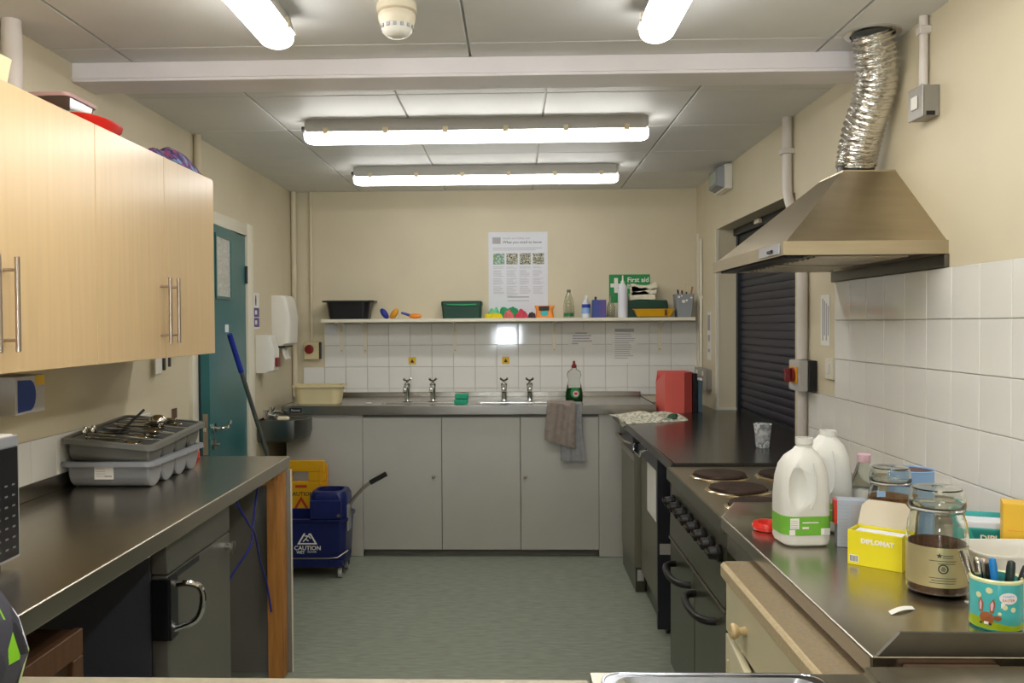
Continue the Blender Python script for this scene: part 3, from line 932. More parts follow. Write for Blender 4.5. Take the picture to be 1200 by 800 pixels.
tap(-0.070, 'chrome pillar tap on the sponge side of the towel end sink bowl')
tap(0.096, 'chrome pillar tap beside the washing-up liquid bottle')
pg = MB().lathe([(0.0, 0.0), (0.02, 0.002), (0.021, 0.006), (0.0001, 0.007)], -0.93, 5.42, 0.9482, 16)
solo('sink_plug', pg, 'plastic_w', 'small white plug lying on the drainer', 'plug')

# ---- little wash basin on the left wall
wb = thing('wash_basin', 'small steel hand wash basin on the wall beside the door', 'basin', (-1.42, 5.18, 0.74))
def bp(s, z, cx=-1.42, cy=5.185):
    pl = [(-1.548, 5.085), (-1.37, 5.085), (-1.325, 5.10), (-1.272, 5.165), (-1.262, 5.20), (-1.262, 5.288), (-1.548, 5.288)]
    return [(cx + (x - cx) * s if x > -1.54 else x, cy + (y - cy) * s, z) for x, y in pl]
b = MB().loft([bp(0.72, 0.745), bp(0.93, 0.76), bp(1.0, 0.80), bp(1.0, 0.878), bp(0.93, 0.882), bp(0.80, 0.872), bp(0.68, 0.79)])
M['basin_steel'] = mat('basin_steel', '7c7e7c', 0.3, metal=1.0, var=0.06, scale=6)
part('bowl', b, 'basin_steel', wb, smooth=25)
for y, z in ((5.12, 0), (5.245, 0.006)):
    t = MB().cyl((-1.50, y, 0.876), (-1.50, y, 0.925 + z), 0.013, seg=12)
    t.tube([(-1.50, y, 0.905 + z), (-1.46, y, 0.912 + z), (-1.43, y, 0.900 + z)], 0.009, 10, smooth=3)
    t.cyl((-1.50, y, 0.925 + z), (-1.50, y, 0.940 + z), 0.018, 0.02, seg=12)
    part('tap', t, 'chrome', wb)
solo('soap_bar', MB().loft([rr(-1.40, 5.135, 0.07, 0.035, 0.014, 0.8775), rr(-1.40, 5.135, 0.078, 0.042, 0.018, 0.888), rr(-1.40, 5.135, 0.06, 0.03, 0.012, 0.899)]), 'soap', 'cream bar of soap on the wash basin rim', 'soap')

# ================================================================== BLACK WORKTOP AND DISHWASHERS
bw = thing('black_worktop', 'black laminate worktop running into the serving hatch', 'worktop', (0.95, 4.2, 0.867))
pts = [(0.618, 3.345), (XR - 0.001, 3.345), (XR - 0.001, HY0 + 0.003), (1.39, HY0 + 0.003), (1.39, HY1 - 0.014), (XR - 0.011, HY1 - 0.014), (XR - 0.011, YB - 0.012), (0.876, YB - 0.012), (0.876, 5.285), (0.60, 5.285)]
t = MB().prism(pts, 'z', 0.867, 0.905)
part('top', t, 'blacktop', bw, smooth=0)
part('front_edge', MB().box(0.606, 0.617, 3.345, 5.284, 0.868, 0.904, 0.004), 'blacktop', bw)

d1 = thing('dishwasher', 'grey dishwasher beside the sink unit under the black worktop', 'dishwasher', (0.9, 4.9, 0))
part('body', MB().box(0.70, 1.20, 4.62, 5.16, 0.03, 0.86), 'appl_dark', d1)
part('door', MB().box(0.640, 0.698, 4.62, 5.16, 0.13, 0.745, 0.005), 'appliance', d1)
part('control_panel', MB().box(0.632, 0.698, 4.62, 5.16, 0.75, 0.86, 0.006), 'appl_dark', d1)
part('kick_panel', MB().box(0.645, 0.698, 4.62, 5.16, 0.0, 0.126, 0.003), 'cooker_front', d1)
hn = MB().tube([(0.632, 5.10, 0.79), (0.600, 5.08, 0.80), (0.598, 4.72, 0.80), (0.632, 4.70, 0.79)], 0.007, 8)
part('handle', hn, 'satin', d1)
part('door_strip', MB().box(0.6385, 0.6405, 4.63, 5.15, 0.705, 0.742), 'satin', d1)
part('rating_label', MB().box(0.655, 0.690, 4.6185, 4.6199, 0.06, 0.12), 'isol', d1)
d2 = thing('glasswasher', 'dark dishwasher with paper notice on its door beside the cooker', 'dishwasher', (0.9, 4.2, 0))
part('body', MB().box(0.715, 1.20, 3.99, 4.585, 0.03, 0.86), 'appl_dark', d2)
dd_ = part('door', MB().box(0.672, 0.714, 4.0, 4.585, 0.12, 0.755, 0.005), 'appliance', d2)
part('kick_panel', MB().box(0.70, 0.714, 4.0, 4.585, 0.0, 0.116), 'cooker_front', d2)
part('control_panel', MB().box(0.655, 0.714, 3.99, 4.585, 0.76, 0.86, 0.006), 'appl_dark', d2)
part('notice', MB().box(0.6705, 0.6715, 4.10, 4.37, 0.50, 0.745), 'paper', dd_)
part('side_trim', MB().box(0.655, 0.73, 3.965, 3.988, 0.03, 0.86, 0.003), 'appl_dark', d2)
part('rating_label', MB().box(0.665, 0.720, 3.9635, 3.9649, 0.38, 0.43), 'isol', d2)
for y0, y1 in ((4.46, 4.20),):
    h = MB().tube([(0.655, y0, 0.835), (0.615, y0 - 0.01, 0.82), (0.612, y0 - 0.03, 0.795), (0.612, y1 + 0.03, 0.795), (0.615, y1 + 0.01, 0.82), (0.655, y1, 0.835)], 0.006, 8)
    part('handle', h, 'chrome', d2, 'thin chrome bail handle')

# ================================================================== COOKER
ck = thing('range_cooker', 'dark steel range cooker with solid hotplates under the hood', 'cooker', (0.92, 2.9, 0))
CY0, CY1 = 2.455, 3.335
part('body', MB().box(0.665, XR - 0.011, CY0, CY1, 0.02, 0.862), 'cooker_front', ck)
part('hob', MB().box(0.590, XR - 0.011, CY0, CY1, 0.8635, 0.893, 0.004), 'hob', ck)
fl = MB().box(0.586, 0.598, CY0, CY1, 0.845, 0.8926, 0.003)
part('hob_lip', fl, 'cooker', ck)
cp = MB().prism([(0.664, 0.844), (0.606, 0.844), (0.598, 0.63), (0.664, 0.63)], 'y', CY0 + 0.002, CY1 - 0.002)
part('control_panel', cp, 'cooker_front', ck)
for i in range(8):
    y = 2.52 + i * 0.104
    k = MB().lathe([(0.026, 0), (0.026, 0.010), (0.020, 0.014), (0.018, 0.034), (0.014, 0.037)], seg=18)
    k.box(-0.004, 0.004, -0.020, 0.020, 0.030, 0.043, 0.001, 1)
    k.xf(Matrix.Translation((0.600, y, 0.775)) @ Matrix.Rotation(R(-90), 4, 'Y'))
    kn = part('knob', k, 'rubber', ck)
    part('knob_mark', MB().box(0.5560, 0.5566, y - 0.0008, y + 0.0008, 0.783, 0.789), 'amber', kn)
part('trim_bead', MB().box(0.594, 0.600, CY0 + 0.002, CY1 - 0.002, 0.618, 0.626), 'satin', ck)
for a, b, h0, h1 in ((CY0 + 0.003, 2.893, 2.60, 2.87), (2.897, CY1 - 0.003, 2.96, 3.23)):
    d = part('oven_door', MB().box(0.602, 0.664, a, b, 0.12, 0.612, 0.006), 'cooker_front', ck)
    hm = (h0 + h1) / 2
    h = MB().tube([(0.604, h0, 0.545), (0.575, h0 + 0.01, 0.545), (0.555, h0 + 0.05, 0.545), (0.548, hm, 0.545), (0.555, h1 - 0.05, 0.545), (0.575, h1 - 0.01, 0.545), (0.604, h1, 0.545)], 0.012, 10, smooth=4)
    part('door_handle', h, 'rubber', d, 'black bowed handle')
part('plinth', MB().box(0.665, 0.70, CY0, CY1, 0.0, 0.119), 'cooker_front', ck)
ps = MB().box(0.604, 0.664, CY1 + 0.002, CY1 + 0.014, 0.12, 0.862)
part('side_strip', ps, 'appl_dark', ck)
ho = MB()
for i in range(13):
    z = 0.17 + i * 0.052
    ho.box(0.616, 0.632, CY1 + 0.0005, CY1 + 0.0018, z, z + 0.026)
part('side_slots', ho, 'black', ck)
for x in (0.735, 0.970):
    for y in (3.10, 2.845, 2.59):
        r = part('hotplate', MB().lathe([(0.088, 0.004), (0.092, 0.010), (0.090, 0.017), (0.078, 0.0185), (0.028, 0.0175), (0.02, 0.015)], x, y, 0.893, 40), 'ring', ck)
        part('hotplate_rim', MB().lathe([(0.090, 0.004), (0.1025, 0.001), (0.106, 0.0005), (0.106, 0.004), (0.100, 0.007), (0.0945, 0.008)], x, y, 0.893, 40, cap0=False, cap1=False), 'rim', r)

# ================================================================== HOOD AND DUCT
hd = thing('extractor_hood', 'pyramid stainless steel extractor hood on the wall over the cooker', 'extractor hood', (1.03, 2.98, 1.6))
HX, H0, H1 = 0.785, 2.53, 3.42
XW = XR - 0.0005
band = MB().loft([[(HX, H0, 1.646), (XW, H0, 1.646), (XW, H1, 1.646), (HX, H1, 1.646)], [(HX, H0, 1.686), (XW, H0, 1.686), (XW, H1, 1.686), (HX, H1, 1.686)],
                  [(HX + .012, H0 + .012, 1.686), (XW, H0 + .012, 1.686), (XW, H1 - .012, 1.686), (HX + .012, H1 - .012, 1.686)],
                  ], cap0=False, cap1=False)
band.loft([[(HX, H0, 1.646), (XW, H0, 1.646), (XW, H1, 1.646), (HX, H1, 1.646)], [(HX + .004, H0 + .004, 1.646), (XW - .004, H0 + .004, 1.646), (XW - .004, H1 - .004, 1.646), (HX + .004, H1 - .004, 1.646)],
           [(HX + .004, H0 + .004, 1.668), (XW - .004, H0 + .004, 1.668), (XW - .004, H1 - .004, 1.668), (HX + .004, H1 - .004, 1.668)]], cap0=False, cap1=False)
part('rim_band', band, 'hood', hd, smooth=0)
py = MB().loft([[(HX + .012, H0 + .012, 1.687), (XW, H0 + .012, 1.687), (XW, H1 - .012, 1.687), (HX + .012, H1 - .012, 1.687)],
                [(1.085, 2.875, 1.945), (XW, 2.875, 1.945), (XW, 3.10, 1.945), (1.085, 3.10, 1.945)]])
part('canopy', py, 'hood', hd, smooth=0)
part('top_plate', MB().box(1.088, XW, 2.878, 3.098, 1.9455, 1.951), 'hood', hd)
fu = MB().box(HX + 0.03, XW - 0.02, H0 + 0.03, H1 - 0.03, 1.655, 1.662)
part('under_panel', fu, 'hood2', hd)
for i in range(2):
    y0 = H0 + 0.06 + i * 0.41
    fm = part('grease_filter', MB().box(HX + 0.10, XW - 0.06, y0, y0 + 0.37, 1.648, 1.654, 0.002, 1), 'hood2', hd)
    for k in range(7):
        part('filter_slat', MB().box(HX + 0.12, XW - 0.08, y0 + 0.02 + k * 0.05, y0 + 0.045 + k * 0.05, 1.643, 1.6475), 'hood', fm)
part('light_strip', MB().box(HX + 0.02, HX + 0.075, H0 + 0.05, H1 - 0.05, 1.640, 1.6545, 0.002, 1), 'black', hd)
part('back_plate', MB().box(XW - 0.014, XW, H0 - 0.005, H1, 1.607, 1.645, 0.001, 1), 'hood2', hd)
sb = part('switch_plate', MB().box(HX - 0.004, HX, H0 + 0.03, H0 + 0.24, 1.651, 1.682, 0.001, 1), 'silver_top', hd)
part('slider', MB().box(HX - 0.010, HX - 0.004, H0 + 0.09, H0 + 0.135, 1.659, 1.668, 0.001, 1), 'black', sb)
part('collar', MB().lathe([(0.060, 0), (0.060, 0.060)], 1.172, 2.985, 1.951, 28), 'black', hd)

dc = thing('flexible_duct', 'crinkled silver foil duct from the hood to the ceiling', 'duct', (1.168, 2.985, 1.97))
c0 = [(1.172, 2.982, 1.985), (1.172, 2.963, 2.035), (1.176, 2.93, 2.10), (1.185, 2.885, 2.17), (1.187, 2.85, 2.24), (1.170, 2.82, 2.31), (1.150, 2.80, ZC - 0.0005)]
P = [Vector(p) for p in c0]
Q = []
for i in range(len(P) - 1):
    p0, p1, p2, p3 = P[max(i - 1, 0)], P[i], P[i + 1], P[min(i + 2, len(P) - 1)]
    for k in range(16):
        t = k / 16
        Q.append(0.5 * ((2 * p1) + (p2 - p0) * t + (2 * p0 - 5 * p1 + 4 * p2 - p3) * t * t + (3 * p1 - p0 - 3 * p2 + p3) * t ** 3))
Q.append(P[-1])
rs = []
rnd = random.Random(3)
for i in range(len(Q)):
    base = 0.0635
    rs.append(base + 0.0048 * math.sin(2 * math.pi * i / 4.0 + 0.4) + rnd.uniform(-0.0006, 0.0006))
db = MB().tube(Q, rs, 40, cap=False)
for v in db.bm.verts:
    v.co += Vector((rnd.uniform(-1, 1), rnd.uniform(-1, 1), rnd.uniform(-1, 1))) * 0.0008
    v.co.x = min(v.co.x, XR - 0.002)
    v.co.z = min(v.co.z, ZC - 0.0005)
part('hose', db, 'foil', dc, smooth=0)
part('wire_end', MB().lathe([(0.064, 0), (0.068, 0.005), (0.064, 0.010)], 1.172, 2.982, 1.980, 28, cap0=False, cap1=False), 'foil', dc)
part('ceiling_ring', MB().lathe([(0.066, 0), (0.086, 0.0), (0.086, -0.006), (0.068, -0.008)], 1.150, 2.80, ZC - 0.0005, 28, cap0=False, cap1=False), 'foil', dc)

# ================================================================== RIGHT STEEL WORKTOP, CREAM CABINET
rw = thing('steel_counter', 'steel worktop with upturned ends beside the cooker', 'worktop', (0.92, 1.93, 0.862))
XA = 0.584
part('top', MB().box(XA, XR - 0.0105, 1.42, 2.452, 0.863, ZW, 0.004, 3), 'steel_top', rw)
part('upstand', MB().prism([(XA + 0.012, ZW), (XR - 0.0105, ZW), (XR - 0.0105, 0.938), (XA + 0.048, 0.938)], 'y', 1.42, 1.428), 'hood2', rw)
part('upstand', MB().prism([(XA + 0.002, ZW), (XR - 0.0105, ZW), (XR - 0.0105, 0.940), (XA + 0.036, 0.940)], 'y', 2.438, 2.446), 'steel', rw)
part('bearer', MB().box(0.66, 1.22, 1.50, 1.56, 0.8488, 0.8628), 'black', rw)
part('bearer', MB().box(0.66, 1.22, 2.06, 2.12, 0.8488, 0.8628), 'black', rw)
cb = thing('cream_cabinet', 'cream drawer and door cabinet with stone laminate top', 'cabinet', (0.85, 1.85, 0))
lt = MB().loft([rr(0.878, 1.80, 0.722, 0.74, 0.02, 0.812), rr(0.878, 1.80, 0.730, 0.748, 0.022, 0.818), rr(0.878, 1.80, 0.730, 0.748, 0.022, 0.842), rr(0.878, 1.80, 0.720, 0.738, 0.018, 0.848)])
part('laminate_top', lt, 'lamedge', cb)
part('top_inlay', MB().box(0.524, 1.232, 1.437, 2.163, 0.8481, 0.8486), 'lam', cb)  # thin sheet carrying the lip's shade in its colour
part('carcass', MB().box(0.548, 1.24, 1.43, 2.165, 0.10, 0.811), 'cream', cb)
part('plinth', MB().box(0.60, 1.20, 1.45, 2.15, 0.0, 0.099), 'cream', cb)
dw = part('drawer', MB().box(0.529, 0.547, 1.435, 2.165, 0.675, 0.809, 0.003), 'cream', cb)
kn = MB().lathe([(0.011, 0), (0.009, 0.008), (0.008, 0.014), (0.016, 0.020), (0.0195, 0.028), (0.016, 0.034), (0.008, 0.036)], seg=18)
kn.xf(Matrix.Translation((0.529, 1.98, 0.738)) @ Matrix.Rotation(R(-90), 4, 'Y'))
part('knob', kn, 'knobwood', dw)
cd = bpy.data.objects.new('door', mesh_from(MB().box(-0.019, 0, -0.72, 0, 0.105, 0.669, 0.003), 'door', 'cream'))
COL.objects.link(cd)
cd.parent = cb
cd.location = Vector((0.547, 2.163, 0)) - off_of(cb)
cd.rotation_euler = (0, 0, R(-4.5))
part('panel_bead', MB().box(-0.024, -0.019, -0.66, -0.06, 0.165, 0.172), 'cream', cd, world=False)
part('panel_bead', MB().box(-0.024, -0.019, -0.06, -0.052, 0.165, 0.62), 'cream', cd, world=False)
solo('steel_spacer', MB().box(0.60, 0.66, 2.18, 2.44, 0.80, 0.861, 0.002, 1), 'steel', 'steel block between the cooker and the cream cabinet', 'spacer')

# ================================================================== FOREGROUND COUNTER
fc = thing('front_counter', 'beige laminate counter top across the near end of the aisle', 'worktop', (-0.4, 1.05, 0))
part('top', MB().box(XL + 0.001, 0.112, 0.72, 1.322, 0.862, ZW - 0.001, 0.004), 'foretop', fc)
part('support', MB().box(XL + 0.05, 0.10, 0.74, 1.25, 0.0, 0.861), 'grey_door', fc)
f2 = thing('steel_bench', 'narrow steel bench top carrying the roasting tray', 'worktop', (0.33, 1.05, 0))
part('top', MB().box(0.116, 0.546, 0.72, 1.350, 0.862, ZW - 0.001, 0.003), 'steel_top', f2)
part('support', MB().box(0.13, 0.53, 0.74, 1.28, 0.0, 0.861), 'grey_door', f2)
f3 = thing('steel_bench', 'wide steel bench top in front of the upturned worktop end', 'worktop', (0.9, 1.05, 0))
part('top', MB().prism([(0.556, 0.72), (XR - 0.0105, 0.72), (XR - 0.0105, 1.395), (0.556, 1.375)], 'z', 0.862, ZW - 0.001), 'steel_top', f3, smooth=0)
part('support', MB().box(0.57, 1.20, 0.74, 1.30, 0.0, 0.861), 'grey_door', f3)
tr = thing('roasting_tray', 'shiny steel roasting tray on the near bench', 'tray', (0.28, 1.10, ZW))
b = MB().loft([rr(0.292, 1.14, 0.27, 0.26, 0.03, ZW), rr(0.292, 1.14, 0.30, 0.29, 0.03, ZW + 0.017), rr(0.292, 1.14, 0.325, 0.31, 0.03, ZW + 0.018), rr(0.292, 1.14, 0.325, 0.31, 0.03, ZW + 0.0195), rr(0.292, 1.14, 0.295, 0.285, 0.03, ZW + 0.0195), rr(0.292, 1.14, 0.262, 0.252, 0.03, ZW + 0.002)])
M['traysteel'] = mat('tray_steel', 'c9ccd6', 0.16, metal=1.0, var=0.04)
part('tray', b, 'traysteel', tr)
part('tray_lip', MB().tube([(x, y, z) for x, y, z in rr(0.292, 1.14, 0.327, 0.312, 0.03, ZW + 0.018)] + [rr(0.292, 1.14, 0.327, 0.312, 0.03, ZW + 0.018)[0]], 0.003, 6), 'traysteel', tr)
solo('timber_batten', MB().box(0.634, 0.79, 1.400, 1.418, 0.862, 0.888, 0.002, 1), 'batten', 'brown timber batten in the gap below the upturned worktop end', 'batten')

# patterned bag on the near counter
bg = MB()
rings = []
for z, s, dx in ((0.0, 0.90, 0), (0.02, 1.0, 0), (0.07, 1.03, 0.004), (0.12, 0.98, 0.0), (0.16, 0.90, -0.006), (0.19, 0.74, -0.014), (0.205, 0.5, -0.03)):
    ring = rr(-0.845 + dx, 1.20, 0.235 * s, 0.13 * (s ** 1.5), 0.05 * s, ZW + z, 5)
    rings.append([(x + 0.004 * math.sin(40 * y + 30 * z), y + 0.004 * math.sin(30 * x + 50 * z), zz) for x, y, zz in ring])
bg.loft(rings)
solo('fabric_bag', bg, 'bagprint', 'charcoal fabric bag with white and lime shapes on the near counter', 'bag', smooth=80)

# ================================================================== ON THE LEFT WORKTOP
mw = thing('microwave', 'black fronted microwave on the steel worktop', 'microwave', (-1.32, 1.68, ZW))
part('body', MB().box(-1.50, -1.160, 1.44, 1.950, 0.915, 1.203, 0.006), 'plastic_w', mw)
part('front_frame', MB().box(-1.159, -1.150, 1.44, 1.950, 0.917, 1.201, 0.004), 'silver_top', mw)
part('control_panel', MB().box(-1.150, -1.1455, 1.815, 1.938, 0.925, 1.178, 0.002, 1), 'black', mw)
part('door_glass', MB().box(-1.150, -1.1455, 1.46, 1.805, 0.925, 1.178, 0.002, 1), 'black', mw)
bt = MB()
for i in range(4):
    for j in range(7):
        bt.box(-1.1455, -1.1447, 1.828 + i * 0.028, 1.838 + i * 0.028, 0.945 + j * 0.024, 0.949 + j * 0.024)
part('button_print', bt, 'ink_d', mw)
for x in (-1.46, -1.19):
    for y in (1.48, 1.91):
        part('foot', MB().cyl((x, y, ZW), (x, y, 0.916), 0.014, seg=10), 'black', mw)
solo('white_bowl', MB().lathe([(0.05, 0), (0.09, 0.012), (0.115, 0.036), (0.111, 0.038), (0.085, 0.016), (0.04, 0.005)], -1.33, 1.83, 1.2035, 28), 'plastic_w', 'white shallow bowl on top of the microwave', 'bowl')

eb = thing('electrical_box', 'grey electrical box with blue sticker under the wall cupboard', 'electrical box', (-1.50, 2.52, 1.19))
part('case', MB().box(XL + 0.001, -1.452, 2.45, 2.605, 1.190, 1.304, 0.004), 'isol', eb)
bs = [(-0.066, -0.048)] + [(-0.066 + 0.062 + 0.034 * math.cos(R(a)), 0.0 + 0.046 * math.sin(R(a))) for a in range(-80, 81, 16)] + [(-0.066, 0.048)]
part('blue_sticker', flat(bs, ROT_LEFT, (-1.4518, 2.525, 1.245)), 'blue_s', eb)
part('yellow_sticker', flat(rect(0.05, 0.03), ROT_LEFT, (-1.4512, 2.578, 1.288)), 'yellow_s', eb)
part('cable_stub', MB().tube([(-1.50, 2.44, 1.25), (-1.50, 2.30, 1.24), (-1.51, 2.05, 1.24)], 0.006, 8), 'black', eb)

def cutlery_tray(label, loc, rot, material, sticker):
    """four round-bottomed troughs side by side under one rim; origin at the base centre"""
    t = thing('cutlery_tray', label, 'tray', loc, rot)
    W, D, Hh, n = 0.285, 0.46, 0.088, 4
    for k in range(n):
        y0 = -D / 2 + k * D / n + 0.002
        y1 = y0 + D / n - 0.004
        rings = []
        outer = []
        ym, hw = (y0 + y1) / 2, (y1 - y0) / 2
        def U(w, x, zb):
            p = [(x, ym - w, Hh)]
            for a in range(0, 181, 15):
                p.append((x, ym - w * math.cos(R(a)) * (0.93 if 0 < a < 180 else 1), zb + 0.042 - 0.042 * math.sin(R(a))))
            p.append((x, ym + w, Hh))
            return p
        mb = MB()
        tw_ = 0.0025
        def UU(w, x, zb):
            return U(w, x, zb) + [(px, ym + (py - ym) * (w - tw_) / w, pz if pz > Hh - 1e-6 else pz + tw_) for px, py, pz in reversed(U(w, x, zb))]
        mb.loft([UU(hw, -W / 2 + 0.010, 0.0), UU(hw, W / 2 - 0.010, 0.0)])
        for sx in (-1, 1):
            mb.loft([U(hw, sx * (W / 2 - 0.010), 0.0), U(hw * 0.97, sx * (W / 2 - 0.006), 0.005), U(hw * 0.90, sx * (W / 2 - 0.003), 0.014)])
        part('compartment', mb, material, t, world=False, smooth=50)
    rim = MB().loft([rr(0, 0, W - 0.012, D - 0.004, 0.02, Hh - 0.004), rr(0, 0, W + 0.034, D + 0.034, 0.032, Hh - 0.002), rr(0, 0, W + 0.040, D + 0.040, 0.034, Hh - 0.012), rr(0, 0, W + 0.036, D + 0.036, 0.033, Hh + 0.004), rr(0, 0, W - 0.004, D - 0.004, 0.02, Hh + 0.004)], False, False)
    part('rim', rim, material, t, world=False, smooth=50)
    for k in range(1, n):
        y = -D / 2 + k * D / n
        part('divider_top', MB().box(-W / 2, W / 2, y - 0.006, y + 0.006, Hh - 0.006, Hh + 0.001, 0.002, 1), material, t, world=False)
    if sticker:
        part('product_sticker', MB().box(-0.045, 0.02, -D / 2 - 0.003, -D / 2 - 0.001, 0.032, 0.074), 'paper', t, world=False)
        bc = MB()
        for i in range(4):
            bc.box(-0.040, -0.008, -D / 2 - 0.0036, -D / 2 - 0.0031, 0.042 + i * 0.008, 0.0435 + i * 0.008)
        bc.box(-0.010, 0.015, -D / 2 - 0.0036, -D / 2 - 0.0031, 0.040, 0.045)
        part('sticker_print', bc, 'ink_g', t, world=False)
    return t
TX, TY = -1.378, 3.083
cutlery_tray('light grey cutlery tray with product sticker, under the other tray', (TX, TY, ZW + 0.0005), (0, 0, 0), 'tray_l', True)
UR = Euler((R(3.4), R(5.2), 0))
UL = Vector((TX - 0.002, TY + 0.004, ZW + 0.0825))
cutlery_tray('darker grey cutlery tray full of cutlery, stacked on top', tuple(UL), tuple(UR), 'tray_d', False)
UM = Matrix.Translation(UL) @ UR.to_matrix().to_4x4()
def spoon_mesh(kind):
    mb = MB()
    L = 0.19
    mb.loft([[(-0.004, 0, 0), (0.004, 0, 0), (0.004, 0, 0.002), (-0.004, 0, 0.002)],
             [(-0.008, 0.02, 0.0), (0.008, 0.02, 0), (0.008, 0.02, 0.002), (-0.008, 0.02, 0.002)],
             [(-0.003, 0.11, 0.004), (0.003, 0.11, 0.004), (0.003, 0.11, 0.006), (-0.003, 0.11, 0.006)],
             [(-0.003, 0.135, 0.002), (0.003, 0.135, 0.002), (0.003, 0.135, 0.004), (-0.003, 0.135, 0.004)]])
    if kind == 'spoon':
        def bowl(u, v):
            a, r = 2 * math.pi * u, v
            return (0.019 * r * math.cos(a), 0.162 + 0.030 * r * math.sin(a), -0.006 + 0.009 * r * r)
        mb.grid(bowl, 16, 4, 0.001)
    elif kind == 'fork':
        mb.box(-0.011, 0.011, 0.133, 0.152, 0.0, 0.002)
        for k in range(4):
            x = -0.0105 + k * 0.006
            mb.box(x, x + 0.003, 0.151, 0.192, 0.0, 0.002)
    else:
        mb.prism([(-0.006, 0.13), (0.008, 0.13), (0.009, 0.19), (0.004, 0.215), (-0.004, 0.19)], 'z', 0.002, 0.0035)
    return mesh_from(mb, kind, 'cutlery', smooth=50)
CM = {k: spoon_mesh(k) for k in ('spoon', 'fork', 'knife')}
rc = random.Random(11)
spots = []
for comp in range(4):
    yc = -0.23 + 0.115 * (comp + 0.5)
    for i in range(7):
        spots.append((comp, yc))
for n_, (comp, yc) in enumerate(spots):
    kind = ('fork', 'spoon', 'knife', 'spoon')[comp] if n_ % 4 else 'spoon'
    o = bpy.data.objects.new('teaspoon' if kind == 'spoon' else ('fork' if kind == 'fork' else 'table_knife'), CM[kind])
    COL.objects.link(o)
    lz = 0.048 + 0.0075 * (n_ % 7)
    flip = 1 if rc.random() < 0.75 else -1
    loc = UM @ Vector((-flip * (0.105 + rc.uniform(-0.01, 0.015)), yc + rc.uniform(-0.022, 0.022), lz))
    o.location = loc
    o.rotation_euler = (Euler((0, 0, R(-90 * flip + rc.uniform(-7, 7)))).to_matrix().to_4x4()).to_euler()
    q = UR.to_matrix() @ Euler((R(rc.uniform(-2, 5)), 0, R(-90 * flip + rc.uniform(-7, 7)))).to_matrix()
    o.rotation_euler = q.to_euler()
    lab = {'spoon': 'steel spoon', 'fork': 'steel fork', 'knife': 'steel table knife'}[kind] + ' in the upper tray, ' + ('compartment at the microwave end', 'second compartment from the microwave end', 'second compartment from the door end', 'compartment at the door end')[comp]
    tag(o, lab, {'spoon': 'spoon', 'fork': 'fork', 'knife': 'knife'}[kind], 'loose cutlery in the upper tray')
# a ladle and two serving spoons sticking up
ld = thing('ladle', 'black handled ladle sticking up out of the cutlery tray', 'ladle', tuple(UM @ Vector((-0.06, -0.03, 0.075))))
p0 = UM @ Vector((-0.06, -0.05, 0.078))
part('handle', MB().tube([p0, p0 + Vector((0.02, 0.03, 0.02)), p0 + Vector((0.05, 0.12, 0.075))], 0.005, 8), 'black', ld)
lb = MB().lathe([(0.01, -0.02), (0.03, -0.014), (0.043, 0.004), (0.040, 0.005), (0.027, -0.010), (0.008, -0.016)], p0.x, p0.y, p0.z + 0.006, 20)
part('bowl', lb, 'dark', ld)
for lab, dx, dy in (('large serving spoon propped at the wall side of the cutlery tray', -0.115, -0.12), ('second serving spoon leaning beside the black ladle', -0.10, -0.09)):
    q0 = UM @ Vector((dx, dy, 0.055))
    s = MB().tube([q0 + Vector((0.08, 0.02, 0.01)), q0, q0 + Vector((-0.012, 0, 0.018))], 0.004, 8)
    s.sphere(q0 + Vector((-0.02, 0.0, 0.036)), 0.010, 0.017, 0.024, 12, 8)
    solo('serving_spoon', s, 'cutlery', lab, 'spoon')
tn = UM @ Vector((0.04, 0.07, 0.115))
s = MB().sphere(tn, 0.034, 0.024, 0.024, 16, 10)
s.tube([tn, tn + Vector((-0.06, 0.02, -0.015)), tn + Vector((-0.13, 0.03, -0.02))], 0.005, 8)
solo('tea_strainer', s, 'cutlery', 'round steel tea infuser spoon in the cutlery tray', 'tea strainer')
solo('red_clip', MB().box(-1.345, -1.315, 3.50, 3.535, ZW + 0.0005, ZW + 0.030, 0.004), 'red', 'small red plastic clip on the far end of the steel worktop', 'clip')
solo('wall_sticker', MB().box(XL + 0.0005, XL + 0.002, 3.82, 3.88, 1.03, 1.075), 'batten', 'small brown sticker on the wall beside the door', 'sticker')
# keys and whisk hanging from a hook rail under the cupboard end
hk = thing('hook_rail', 'little hook rail with hanging keys beyond the wall cupboard', 'hook rail', (-1.53, 3.62, 1.32))
part('rail', MB().box(XL + 0.0005, XL + 0.012, 3.60, 3.78, 1.325, 1.345), 'white', hk)
for i in range(3):
    part('hook', MB().tube([(XL + 0.012, 3.63 + i * 0.06, 1.335), (XL + 0.03, 3.63 + i * 0.06, 1.328), (XL + 0.032, 3.63 + i * 0.06, 1.338)], 0.003, 6), 'satin', hk)
for i, (c, lab, w) in enumerate((('plastic_w', 'white key tag hanging on the hook rail', 0.03), ('black', 'black key fob hanging on the hook rail', 0.014), ('dark', 'dark bunch of keys hanging on the hook rail', 0.012))):
    solo('key_tag', MB().box(XL + 0.020, XL + 0.026, 3.63 + i * 0.06 - w, 3.63 + i * 0.06 + w, 1.245 + 0.012 * i, 1.326, 0.003), c, lab, 'key tag')

